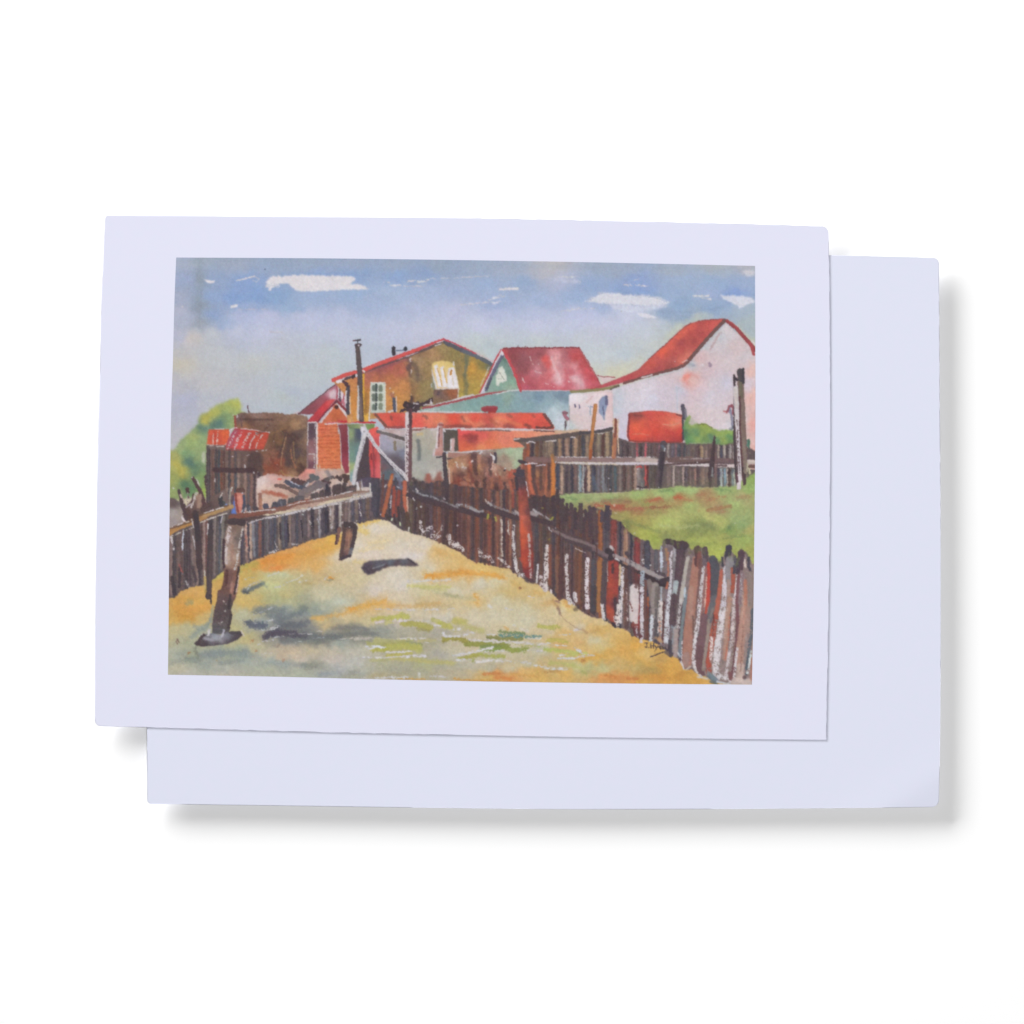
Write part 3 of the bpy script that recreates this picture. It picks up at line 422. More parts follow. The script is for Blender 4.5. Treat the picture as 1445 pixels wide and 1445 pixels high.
    LS("5:D06848;a.8;s.8:746,655 748,680 752,697 757,703|3:C87050;a.7;s1:773,655 771,680 769,700|4:4C3C40;a.8:753,640 753,660|5:58403E;a.7;s1:760,640 762,650|4:70443C;a.7;s1:762,675 766,690|4:B07850;a.6;s1.2:757,665 758,672|7:50404A;a.9:748,628 753,634 752,645|5:4A3C40;a.7;s1:752,655 753,680 758,700|4:50403E;a.7;s1:764,650 763,690|4:46383C;a.7;s1:774,650 775,690|5:46383C;a.8:750,700 785,706|3:E06C40;a.8;s1:746,648 747,664|5:433A42:733,651 742,653|5:4A3C44;a.9:758,648 770,649|2:DCD0D8;d.1:741,655 750,653.5 757,653.5|1.8:DCD4D8:757,647.5|1.6:DCD4D8:765,648 770,647|2:C8C0D0;d.2:757,657 769,656", w=.7)

    # ---- right back fence
    P('727,620 745,618 770,614 800,612 826,610 864,604 866,648 790,650 765,648 745,640 740,630', '685850', w=.8)
    planks('740,625 760,621 800,617 864,609', '740,646 760,646 866,646', "745 6 B05C40;751 6 4A4048;758 7 74503E;764 5 5E4844;770 6 86705E;777 8 947C68;784 5 4C4448;790 5 A07C60;795 4 544850;800 6 9C7C6C;806 4 484450;812 6 B08C70;818 5 6C5448;823 6 4C4C54;829 5 947C68;834 5 4C5460;838 5 5C5050;845 6 8C7C68;851 5 604440;857 6 A48C70;863 4 50504C", R, jt=.6, jb=1)
    LS("6/6:5A4E4C:728,620.5 745,621 770,619 800,614 820,611|4.5:4C464A:818,611 835,610 850,608 864,604.5|2:DCD0CC;a.9:726,620 733,619|1.8:E0D4D8;d.15:744,625 747,623 755,625|2:DCD0CC;a.9:770,623 784,621.5|1.6:D8D4DC;d.2:806,617 812,617|1.5:D8CCC8;d.2:838,612 846,612 860,610|4:D0B090;a.8:785,609.5 800,609 815,607.5", w=.5)
    # tank area fence
    P('862,622 875,618 890,624 962,624 975,626 1040,624 1074,640 1074,655 1020,655 925,652 862,650', '5E4E50', w=1)
    planks('872,621 885,624 960,626 1000,627 1040,626', '866,645 960,648 1066,654', "877 7 4E4448;885 6 584A4C;892 5 6A5A58;899 3 C46068;904 6 4E4444;911 3 D8606C;917 7 5A4C4C;924 6 6E5452;931 4 B07078;943 4 A89C98;949 6 665C66;954 3 9C7078;958 7 5C5E68;966 5 4E4C54;972 4 6C6464;978 8 7C6C64;986 5 5C4848;990 5 A08468;996 6 8C7468;1002 4 6C5450;1014 3 B0A094;1018 4 4C4C5C;1022 4 B8ACA0;1026 4 54484C;1031 5 A8A09C;1036 4 B4A8A0", R, jt=1, jb=1)
    # tank
    P('888,582 900,581.5 915,579.5 935,580 948,582 962,585 963.5,600 963,624 940,625 915,624 900,624.5 889,623 884.5,615 885,605 887,592', "897,587,984440 903,589,A04844 915,584,D44C44 930,582,DC5044 950,588,DC6050 957,592,EC8068 950,598,E87858 935,596,DC5C48 925,600,DC5040 905,595,E05840 897,602,F46040 892,612,E04C3C 910,612,E8503C 925,608,D84438 940,612,D0483C 957,608,D84438 900,622,CC4438 915,620,B84440 930,620,C04440 950,620,B43C3C 960,618,A83838", w=.5, gran=.06, rim=.2)
    LS("2.6:8C3C3C:888,584 887,600 886,615 888,622|2:90403C;a.8:888,622 920,623.5 960,624|3:7C3C3C;a.7;s1:895,586 905,587|2:78383C:963,586 964,600 963,622|1.6:ECA080;a.7;s.8:935,599 948,600 958,597|1.6:F08868;a.7:893,613 905,612 915,614|4:C03C38;a.5;s1.5:940,608 955,614|2.5:70383A;a.8:955,585 963,587", w=.4)
    LS("6:54505E:963.5,573 965,580 966.5,590|3:848490;a.8:967.5,578 968,590|3:484450:963.5,590 964.5,620", w=.4)
    # bush
    P('965,600 968,592 972,586 975,588 972,598 975,599 985,598 997,598.5 1000,602 1008,605 1015,608 1025,607 1037,607 1037,625 1030,626 1018,628 1010,626 1000,625 985,626 975,625 968,628 965,615', "972,590,9CB45C 967,596,649050 978,602,A0B850 990,600,98A83C 1000,606,A4BC48 983,610,5C8C58 979,608,648E5C 992,612,90A848 1000,616,6C9048 1005,618,4C7860 1014,612,A0B84C 1028,612,94B448 1030,618,5A8C50 1022,620,94AC4C 968,612,3C7050 970,620,4C9050 985,620,8CAC50 1012,622,4C805C 995,620,60884C", soft=.8, w=1.6, gran=.1)
    LS("2:6C7C34;a.8:985,598.5 997,599 1005,604|2:508C58;a.7:965,602 968,612|3:3C6C54;a.6;s1:968,608 969,618|1.8:ACC060:973,588 972,594|5:4A7860;a.6;s1.2:1001,615 1008,618|5:4C8458;a.6;s1.2:1026,615 1033,618|5:548658;a.6;s1.2:979,606 984,613", w=1.2)
    LS("3.5:8C4450;a.9:1027,580 1029,573 1033,572 1035,577 1034,584|3:B85C60;a.8:1022,580 1025,582|2:7880A0;a.8:1030,576 1031,580|3/4:7C7C98;a.8:1030,580 1033,588 1034,600|4:505868;a.8:1031,605 1036,602|5:D8D0D8;a.7;s1:1027,595 1030,603", w=.6)
    P('965,600 972,586 985,598 1005,605 1037,607 1037,626 1005,627 968,628', '7E9466', .28, 1, rim=0)
    # rail of the back fence
    LS("8:7C5C5A:745,648.5 785,649|8/7:8C7270:783,648 815,648 845,649 880,649 905,649.5|7:C8B4AC;a.9;s1:900,648 925,650|6:7C605C:940,649 975,647|7:6C5452:945,649 975,649 1004,649|6:70585A:1010,649 1040,651|5:C0B0A8:1052,652 1072,654|2.4:DCD4D8;d.12:783,653 815,653.5 845,654.5 880,653 905,653 928,655|2.6:D8D0D0;d.12:938,658 950,660 965,659 985,656 1000,655|2.6:DCD4D0;d.1:1012,659 1025,660 1038,659|1.5:DCD4D8;d.3:785,645 830,645 880,645 925,645|2:B0A4A0;a.8;d.2:960,647.5 985,647 1000,647|3:503C3C;a.9:938,656 950,655 970,654 1003,652|1.6:DCD8E0:984,652.5|2:DCE0E4:941,651|3:4C383C;a.8:1012,657 1025,657", w=.6)
    # lower planks
    P('783,654 830,656 928,656 1040,660 1074,664 1074,690 1000,688 930,690 900,694 830,696 785,700', '605452', w=.8)
    planks('783,655 830,656 928,656 1040,661', '783,700 800,697 830,695 870,695 900,692 935,688 960,686 1000,686 1040,688', "787 6 44485A;793 6 B89884;800 6 544850;807 5 46424E;812 5 7C605C;817 3 C4C0BC;819 4 7C98A8;823 3 D0C8C4;826 5 5C4448;831 5 D0AE94;838 6 464858;845 6 706870;851 4 8C9098;856 5 504C54;862 6 4A4A50;868 5 505E64;875 5 8C7C74;881 5 5C4644;887 5 8A7068;893 4 604840;897 5 B09080;901 6 908480;906 5 747070;911 2.5 DC5450;914 3 6C3030;919 6 5C5450;925 6 5A4E48;931 4 6E5048;944 8 806C68;951 3 BCA8A0;956 9 6A5C5A;964 3 B89C94;968 5 584C54;974 8 685450;981 3 A07468;985 5 604C50;992 7 8C7468;998 5 7C6860;1014 5 4C4858;1018 4 ACB8BC;1023 5 7C98AC;1026 3 C8B8B0;1029 5 503C3C;1034 4 788890;1037 4 C8D0C0", R, jt=.6, jb=1.2)
    LS("3:DC4848;a.9:899,659 903,658 905,660|2:D8CCD4;d.2:900,661 899,668|3:443840:901,687 907,689 912,687|2.5:9CA8AC;a.7;s1:826,660 822,680 818,692|5:58687A;a.6;s1:838,675 842,690|5:787C84;a.6;s1:850,680 856,692|1.6:D8D8E0:859,675|1.6:D8D4D8:838,696|1.6:D8D4D8:844,698|1.6:DCE0E8:861,691|4:C4A494;a.8;s1:784,690 790,695|2.5:D8CCC8;d.3:899,690 925,691", w=.7)
    # orange posts
    LS("5.5/4.5:B07040:840.5,572 838,590 836,610 834,630 833,645|3:C8844C;a.8:841,572 838,592 835,620|4:9C4C30;a.8:834,636 833,647|6.5/6:AC6C50:868,594 868.5,612 867,630 866,645|3:703C38;a.8:869,592 869,600 868,616|1.6:E4C4A8:872,592 872,615 873,640|1.6:E0C8B0:866,590 866,610|2:D89460;a.7:865,630 864,643", w=.4)
    LS("4.5:C07840:779.5,643 780,655 780.5,690|5:D07838;a.8:781,655 781,680 781,700|4:8C6C50;a.7:780,643 783,648|3:DC7C38;a.8:779,690 779,704", w=.5)
    # dark posts of back fence
    LS("10/9:544A50:936,627 935,640 933,655 930,685|6:3E363E:935,640 933,660 930,688|4:5C6470;a.9:934,629 938,634|1.6:D8D8DC:938.5,632 938,636|1.6:E0DCE4:929.5,688|6:5C4C50;a.7;s1:929,665 927,684|2/9:4C3E42:1008.5,615 1007.5,626 1006,645 1004,665|9/2:4A3C40:1004,660 1002,675 1002,688|3:7C5C5C;a.7:1010,640 1010,682|2:A8B0B4;a.7:1005,660 1005,672|1.4:D8CCC8:1007,616|3:48383C:1008,622 1006,650", w=.5)
    # tall right post
    LS("9:7A665E:1044.5,525 1046,560 1048,600 1050,640 1050,680|5:6C6454:1045,540 1046,560|8:484448:1044,524 1046,535|4:3C3840:1048.5,521 1049,540|3.5:463A40:1036,530 1036.5,545 1037,580 1036.5,620 1038,660 1040,684|4:3C343C:1036,533 1040,536|1.4:D0D0DC:1032.5,531.5|7/7:D4CCD0:1038,548 1040,580 1041,610 1043,640 1044,670 1043.5,688|2.6:5C3C40:1044,560 1044.5,610 1046.5,645 1048.5,684|2:6C5058;d.5:1040,590 1041,620 1043,650 1044,680|3:8C7C70;a.8:1049,620 1052,650 1052,684|2:3C3034:1047.5,660 1050,683|4.5:D4C8C4;a.95:1038,550 1039.5,575|1.5:4C3838;a.8:1037,600 1040,640 1041.5,685", w=.4)
    LS("5:5A7C70:1056,622 1055.5,628|2:3C7058:1057,620 1057,632|3:807468:1057,639|2:C4BC9C:1055,655 1054,665|3:D0C8A0:1057,658 1058,668|5:604440;a.9:1058,658 1072,659|3:D8C8C0:1056,650 1072,651")

    # ---- green field
    P('783,702 800,697 830,696 870,696 900,692 928,690 960,686 1000,688 1036,686 1070,664 1070,810 985,805 930,795 890,775 858,745 862,722 830,728 800,722 785,712', "800,702,98B070 820,700,94AA6C 840,704,9CAC74 860,702,90A868 900,698,98B468 940,692,94B868 930,698,A4BC74 850,706,8C9460 840,712,A07858 870,715,B05848 900,720,B0684C 925,705,A4744C 915,712,989854 930,714,A88454 880,725,A49C54 870,730,988C50 900,735,A89C50 885,740,808048 930,740,B4B860 945,735,B4C068 915,752,ACB04C 940,757,848C50 945,750,909450 925,760,9CA848 960,755,98A054 960,692,98B870 975,692,A0BC74 960,702,B4744C 990,699,A87C58 1000,705,B08C5C 1015,716,A48460 1050,702,A89C6C 1035,712,A4BC70 975,714,A4B468 950,728,B4B868 1000,728,B8BC6C 1015,738,B4B864 980,745,7C8850 1000,746,808A4C 990,738,8C9854 1040,730,9CB070 1048,738,84A064 1058,745,ACA860 1030,746,7C9850 972,756,848C48 1020,760,A4A454 1000,765,A8B454 980,765,A4B054 1050,765,98AC58 1060,690,90B060 1060,670,8CAC54 1020,690,98B46C 1062,780,A4A850 1015,780,B0BC50 990,775,A4AC50 1040,782,A0A850", soft=.8, w=2, gran=.1, rim=.03, jig=7, sq=.7)
    LS("6:AC4838;a.7;d.1;s1.2:840,713 855,711 868,714 880,716|5:A45444;a.6;d.2;s1.2:868,718 890,719 915,716 940,716|5:8C6450;a.6;s1.5:850,707 870,706 890,709|4:BC4438;a.7;s1.2:918,706 930,704|4:A86848;a.6;s1.5:912,707 936,706|4:C45038;a.75;s1:951,702 962,702|4:A8704C;a.7;s1.2:962,704 977,706|4:A47050;a.7;s1.2:982,698 995,698|5:A86C4C;a.7;d.1;s1.2:997,705 1010,703 1022,700|4:A07850;a.5;s1.5:1040,702 1058,700|5:A4704C;a.75;s1:1000,720 1015,717 1031,714|3:AC7C54;a.6;d.2:1012,724 1022,722|3:8C5440;a.6;s1:920,716 946,715|4:A87848;a.5;s1.5:985,720|6:788450;a.5;s3:940,752 942,762|9:7C8850;a.5;s4:975,745 1005,740|5:708C58;a.5;s2:1028,746 1034,740|3:5C7C5C;a.6;s1:1029,745|6:B8C864;a.5;s2.5:925,742 940,735|5:C0B868;a.5;s2:995,726 1008,735|3:D0C8A0:869,724|2.2:DCDCC8:1038,738|1.8:D8DCD0:1017,775|2:DCE0D0:895.5,752.5|3:C8D85C:881,742 880,747|1.6:E4DCC4:844,723 844,725|2:C8D8B0:823,724 823.5,727|3:7C8C50;a.6;s1:1030,766|1.4:E0D8C8;a.8:842,712|1.4:E0D8C8;a.8:865,713 868,713|1.4:D8DCB8;a.8:927,715", w=1.6)
    P('783,700 870,694 1070,664 1070,810 985,805 890,775 840,718 800,722', '9CA862', .1, 2, rim=0)
    LS("5:6C7C48;a.45;s2:880,735 905,742 930,750|6:6E7A50;a.45;s3:985,738 1010,744|5:8C8450;a.4;s2:890,722 930,724|4:B4BC78;a.6;s1.5:930,740 955,745 985,742|3:6A7C4C;a.5;s1.5:1020,760 1050,757|3:7E8A4C;a.5;s1.5:960,765 985,768 1010,766|3:B8C080;a.5;s1:840,701 870,698 900,699|2.5:6C8458;a.6;s1:930,694 950,691|2.5:6C8C58;a.6;s1:1010,690 1030,692|2:5C8050;a.6;s1:800,702 815,705", w=2)
    # base of tall post over grass
    LS("6:DCD0D4:1043,672 1042.5,688|2.4:5C4044:1049,668 1049.5,684|3:4C3C40:1051,670 1051.5,683|3:5C3C44:1039,668 1040.5,680", w=.4)

    # ================= yard ground
    g = """245,850,CC9848 260,860,D4983C 280,850,DCA448 290,838,DCA04C 262,838,D0984C 305,812,C0AC4C 312,822,C89848 300,850,D8A84C 262,872,D09838 285,875,C8A864 245,888,BCB080 265,888,B4B088 248,875,D4A048 345,800,ACA854 338,815,D8A44C 370,800,DC9040 385,790,E48C3C 350,815,C4A450 380,812,B8BC88 345,850,D0AC5C 362,850,D0B060 340,868,B4B494 345,895,B8AC6C 330,890,B8B07C 370,880,8C989C 350,888,A4A490 250,920,ACB0A0 265,905,A4A88C 285,890,98A08C 272,925,98A088 300,925,84908C 330,920,94A088 350,922,808C8C 250,945,B8B49C 290,935,909A94 350,932,9CA8A4 320,950,BCB4A4 260,952,B0B0A8 380,952,A8AC9C 360,915,BCB48C 345,905,C0B078 318,945,A8ACA4 375,925,C0B8A0
    400,790,DC9444 440,778,D8984C 395,800,E08C3C 392,792,E48838 460,770,DCAC50 470,760,E4B048 445,798,DCA454 500,770,DCD0C0 490,785,D8CCB8 520,782,DCCCC0 480,802,D0BC94 400,812,C0C8A0 385,828,C0C88C 415,822,B8AC78 460,812,CCB07C 500,818,CCBC94 530,830,D4C8BC 460,838,C8C0A0 480,850,BCC4B4 400,840,B8AC70 385,845,A8AC78 410,852,BCBC8C 400,860,8C9894 440,862,88948C 455,855,A8B09C 430,855,788478 530,855,DCB06C 505,745,D8C8A4 530,745,DCD0C4 540,738,E0CCA4
    560,740,DCCEC4 600,768,D8CCC0 580,785,DED4D4 560,812,D4CABC 560,770,D8CCBC 620,772,DCC490 612,758,DCC8A8 640,775,DCB870 622,778,D8A85C 660,790,DCB878 640,800,DCB46C 622,812,DCA858 650,808,DC9C4C 690,812,DCB060 600,832,CCC498 570,826,D8D0C8 640,835,D0C8B0 680,825,D0C8B4 560,845,D4C4AC 620,848,D0B888 650,845,CCB888 540,855,DCAC68 670,848,D8B474 580,862,D0C4A8 600,852,D0B480 680,785,DCC080 540,760,DCC8A4 600,800,D4C8AC
    700,818,D0CCB0 730,823,D4B470 745,835,D0B070 720,835,CCB070 700,850,CCC4A4 760,835,DCB870 780,850,C89C5C 760,845,D4BC88 790,862,D4C4A0 740,865,CCC4A4 800,858,DCBC70 680,800,DCC074 700,795,DCBC6C 690,793,D8B458 800,838,D4C0A0 775,842,D0B480
    400,868,848E90 430,868,7C8890 450,865,889490 395,885,686C74 420,882,70747C 440,885,74787C 400,896,585460 430,896,646468 450,902,6C706C 410,905,68707C 470,895,80807C 470,902,707470 490,888,78786C 510,895,84867C 495,898,6C6C68 530,893,84887C 480,910,94A09C 490,870,D0BC90 450,875,D4B878 460,885,D0B47C 500,865,DCAC68 520,875,CCBC8C 440,918,C8B898 400,920,BCA890 415,925,CCB498 470,918,C0B4A0 500,922,BCB8AC 520,915,BCB8A4 430,930,C4B8AC 470,930,C4B8B0 400,937,98A09C 440,938,84887C 380,935,98A4A0 480,940,A8ACB0 500,935,B8B8B4 460,950,9CA0A0 500,952,98A0A8 380,945,ACB09C 510,945,B4B4A4 535,955,ACA07C 450,955,A0A89C 500,955,A0A088 420,950,A8B0A0
    560,878,CCBCAC 540,893,949890 535,895,8C908C 580,890,A8A490 620,893,A09C90 640,885,BCB098 560,868,D4C0A0 620,872,D0C8B8 670,872,D0C4A8 600,907,A09C84 640,915,C0B89C 660,915,C8B898 560,925,B4A884 620,925,A8A49C 650,925,BCB8A4 570,940,A8A48C 545,938,A8A88C 620,945,A8A08C 600,938,ACAC78 660,940,B8B09C 560,952,A49C7C 640,952,B4A88C 700,868,D0C8AC 740,878,CCC4A8 720,915,C4BCA4 760,918,BCB8A0 700,925,BCB8A0 690,942,B0AC94 740,935,BCB494 720,945,C4BC9C 690,955,D4A850 705,950,D88C48 720,957,DC8C44 760,955,D8A850 740,950,DCAC60 800,900,D4B474 820,905,D8A864 800,895,D8AC64 790,910,D4A45C 770,885,CCBC98 820,885,CCC0A8 795,950,DCA850 780,945,B8A878 760,948,CC9C50 
    820,868,D8C090 850,880,DCC088 830,885,D4A85C 850,890,D0A454 870,885,DCB468 840,903,CCC4A0 825,915,D8B068 880,905,D4A450 892,905,D09840 895,912,E8A43C 880,915,DCA048 860,922,D0AC5C 850,912,D4BC78 830,930,D09C44 845,928,D8A444 870,935,D4B06C 830,945,ACA870 815,940,C4C088 850,943,C4BC80 880,940,C8A860 900,938,B4A05C 918,945,A09050 910,950,B49450 850,955,DC8C44 870,956,D88440 895,958,DC8844 900,962,DCA43C 930,928,BC8C48 925,920,DCA448 950,930,D89C40 945,945,E8AC44 955,940,D8983C 960,952,BC8838 930,955,D08834 980,960,D89838 1000,963,E0A44C 940,962,DC9C38 910,925,DCB468 900,930,D8A850"""
    P('230,975 230,800 300,800 330,780 400,752 470,725 530,715 560,725 600,740 640,750 700,780 760,810 840,860 900,890 960,930 1074,960 1074,975', g, w=1, gran=.06, rim=0, jig=8, sq=.5)
    P('230,975 230,800 400,752 470,725 530,715 600,740 760,810 900,890 960,930 1074,960 1074,975', 'DCD6A0', .10, 2, rim=0)
    # rim of colour / soft washes in the ground
    LS("14:D8923C;a.55;s4:250,856 275,862 292,856|16:DC9A3C;a.5;s5:392,790 425,785 455,775 475,768|9:D88C34;a.5;s3:345,800 375,795|12:D89C40;a.4;s5:860,920 900,932 935,945|9:D08830;a.4;s4:900,955 960,955|10:DCA850;a.35;s4:640,785 680,800 705,812|8:8A9490;a.35;s4:500,890 560,884|10:949C88;a.3;s5:560,935 650,940|8:D8B468;a.35;s4:500,862 560,852|8:E08A34;a.6;s3:372,793 390,789 412,784|6:DC8C40;a.5;s3:400,775 430,768 455,762|5:E07C34;a.5;s2:382,803 398,800|7:E4B048;a.6;s2:474,750 466,762|6:E0B44C;a.7;s2:506,740 520,738 535,733|7:E4C060;a.6;s1.5:508,748 518,752|4:E4CC90;a.6;s1.5:520,767 545,763|4:E4CC90;a.6;s1.5:508,777 540,772|5:DCC074;a.5;s2:500,792 515,794|6:E09838;a.7;s2:600,813 625,811 660,808 700,812 712,815|4:D08C38;a.5;s1.5:630,807 655,806|5:DC8C2C;a.6;s1.5:600,812 612,813|8:D8A860;a.5;s3:612,772 628,780|6:E0A038;a.6;s2:492,862 510,856 545,848|4:E08C30;a.6;s1.2:494,860 500,859|5:DCA048;a.6;s2:440,873 465,870 490,866|4:D49C50;a.5;s2:540,853 580,856 620,852|3:E09830;a.6;s1:670,840 675,843|5:DC9C38;a.5;s2:672,848 675,855|8:C89C48;a.4;s3:724,820 735,830|6:C49448;a.5;s2.5:755,836 765,840|5:D08C40;a.6;s2:798,850 802,855", w=2.5)
    LS("10:C88830;a.5;s4:250,868 270,872|9:DC9C38;a.4;s3:245,846 275,844|8:C0B84C;a.5;s3:300,812 312,808|6:88906C;a.5;s2:272,848 265,852|8:A8A850;a.5;s2.5:345,797 362,796", w=2.5)
    # dark leaves / shadow smears
    LS("8/5:5C686C;a.85;s1.5:345,834 352,832 365,826 372,823|4:4C5458;a.8;s1:344,835 350,836|2:C0C8C8;a.9:349,832 351,830|1.8:D0CCC0;d.25:346,829 356,824 368,819|3:8C9880;a.6;s1.5:372,823 376,828|2.5:D4D0B8;d.35:346,817 358,815|2:D8D8C8;d.3:378,813 395,807|2:DCD8D0;d.2:385,830 395,828 402,825|2:D8D8C8;d.3:402,822 420,817 430,809|1.8:DCD8C8;d.35:420,822 434,819|1.8:E0D8D0;d.3:458,818 462,813|3:E09C40;a.9:464,815 470,816|2:687068;a.7;s1:462,819 470,818|3:B09458;a.6;s1.5:428,822 440,823", w=1)
    LS("8:6C787C;a.6;s2.5:362,860 380,858 400,861|7:545C70;a.75;s1.5:348,878 360,881 375,883|5:5A6070;a.7;s1.5:352,884 372,886|8:606C74;a.6;s2.5:378,868 400,872 430,862|10:646870;a.6;s3:395,880 420,882 432,878|9:504C58;a.75;s1.5:374,900 385,892 400,893 420,896|7:504A58;a.8;s1.5:376,898 392,888|6:64686C;a.6;s2:420,900 450,897 480,900|5:68686C;a.55;s2:470,887 490,884 520,889|5:64686A;a.55;s2:480,895 500,893 530,895|5:78847C;a.5;s2:420,856 432,858|6:687478;a.5;s2:428,890 445,895|7:6C7470;a.5;s2:395,903 430,905 460,903|6:889498;a.5;s2:385,872 395,878", w=2)
    LS("2:C4C8CC;d.35:358,868 370,863 385,857|1.8:C8CCD0;d.4:355,880 372,879 385,874|2:CCD0D4;d.35:370,889 385,888 396,883|1.8:D0D0D4;d.25:382,886 396,882|1.8:D4D4D8;d.25:409,895 425,894 440,895|2.4:D8D8D4;d.2:448,891 454,891.5|1.8:CCD0D8;d.3:441,901 457,899|2.4:C4CCD0;d.3:380,901 390,899 400,898|1.8:D4D4DC;d.2:364,910 372,905 385,903|2:C8CCCC;d.3:417,907 425,905|2:D0CCC8;d.3:480,902 490,900|3:D8CCC0;d.3;a.8:486,900 510,899|2:D8D4C8;d.3:370,923 385,921|3:D8CCC0;a.7;s1:500,902 520,901|2:DCD4C8;d.3:520,901 540,902 575,901", dirn='h', w=.8)
    LS("9:788488;a.6;s2.5:285,924 310,922 345,922|7:74807C;a.55;s2:265,930 280,932|6:7C8888;a.5;s2.5:310,936 340,932|6:8C9898;a.5;s2.5:380,934 400,936 430,939|6:7C8078;a.55;s2:425,938 445,941|5:8C98A4;a.5;s2:450,952 480,950|5:88887C;a.5;s2:495,950 505,948|8:88948C;a.5;s3:250,925 262,920|6:78888C;a.5;s2:270,898 290,885 300,875|5:8498A0;a.5;s2:274,883 278,885|4:7C9090;a.6;s1.5:296,880 300,866 301,856|3:B87040;a.7;s1:355.5,904|3:B46C3C;a.7;s1:362,918|2.5:A85C34;a.7:268,921|2.5:B87444;a.6:306,931|3:7C5850;a.8:250,903 251,907|2:C47848;a.6:358,927|2.4:B06848;a.6;s1:400,932|4:806C5C;a.6;s1.5:392,911|3:5C6058;a.6;s2:275,915 280,928", w=2)
    LS("9:586068;a.5;s2.5:392,878 410,884 428,882|6:505864;a.6;s1.8:348,879 362,882 374,881|7:4C4856;a.6;s1.8:376,899 392,893 412,894 430,897|6:606870;a.5;s2:360,863 380,862 396,866|5:5C6468;a.5;s2:430,902 455,899 480,898|7:8C9894;a.45;s3:330,925 370,928|6:7C8884;a.45;s2.5:240,935 262,932|3:6C7478;a.5;s1.2:385,878 400,874 420,870|8:989C90;a.35;s3:540,945 600,948|7:C09048;a.3;s3:850,932 890,938|5:B08848;a.4;s2.5:905,943 930,947|6:C88838;a.4;s2:930,940 965,950|6:D8A048;a.4;s2.5:820,928 860,924|4:C89448;a.4;s2:832,892 850,886|5:B09860;a.35;s2.5:590,853 640,856", w=3)
    # green weeds
    LS("5:B8B450;a.9;s1:526,874 532,873 540,871|6/9:B8B858;a.9;s1:545,872 560,872 566,868 574,871|5:C0BC70;a.8;s1.2:545,879 552,878|7/9:AEA850;a.9;s1:568,880 585,880 600,884 608,886|4:98904C;a.7;s1:590,888 605,890|6:B8B464;a.8;s1:610,874 620,878|8:B4B050;a.85;s1.2:620,880 635,884|9:B8B050;a.75;s2:642,876 655,878|8:B0AC5C;a.6;s2:660,885 680,890|6:B4AC70;a.6;s2:640,889 655,886|7:B0AC64;a.7;s1.5:530,903 555,906 580,904|6:A4A458;a.8;s1.2:520,908 545,910 575,908|9:B4B254;a.85;s1.2:545,914 560,914 575,912 592,912|6:B0AC40;a.8;s1:525,917 545,917|8:B2B058;a.7;s1.5:580,914 592,918|4:BCB450;a.8;s1:545,925 570,923 580,922|6:B8B064;a.7;s1.5:555,929 580,930 600,933 640,936|3:8C9870;a.6;s1:575,905 595,909|4:B8B06C;a.6;s1.5:590,904 615,904|5:B4B060;a.5;s1.5:525,932 550,930|4:C4C068;a.7;s1.2:576,826 600,828 635,828|3.5:C0BC78;a.7;s1.2:600,830 630,833|5:B8B488;a.5;s1.5:615,835 640,842 670,846|4:8C8C68;a.5;s2:628,838 645,842", w=1.4)
    LS("6:989040;a.95;s.8:626,903 635,901 650,902 658,905|7/8:8C9040;a.95;s.8:658,909 675,909 700,909 715,911|6:7C8C50;a.9;s.8:680,913 700,914 712,913|5:809444;a.95;s.8:678,917 695,917 708,914|7:8C9840;a.9;s.8:712,914 725,918 742,916|5:A4A848;a.85;s1:665,926 675,923 690,926 712,926|6:A8A44C;a.9;s.8:647,929 660,927 672,925|5:94A048;a.8;s1:668,932|6:848448;a.95;s.8:688,900 705,901 735,901|6:6C9078;a.95;s.8;d.15:706,895 720,894 740,896|5:64908C;a.9;s.8;d.25:708,897 730,898 762,898|3:7C8C54;a.8:704,891 720,892 740,893|4:DCA850;a.6;s1:712,885 716,888|5/7:B8B45C;a.95;s.8:760,883 770,885 780,886|4:BCB858;a.9:780,883 790,885|5:C0B454;a.8;s1:772,904 785,903 800,906|5:B4BC58;a.9;s1:768,917 780,917 790,918|5:BCC464;a.85;s1:792,919 805,920 815,922|4:C0C868;a.8;d.15:800,925 815,924 828,922|3:B8C47C;a.8;d.35:740,912 755,911 768,914|5:B4B864;a.65;s1.5:775,935 795,936 812,940|6:BCB86C;a.6;s2:800,938 825,944|3:C0BC70;a.7;d.3:720,908 750,912|5:94984C;a.6;s1.5:822,949 826,950|3:A86838;a.7;s1:822,932 825,932", w=1.4)
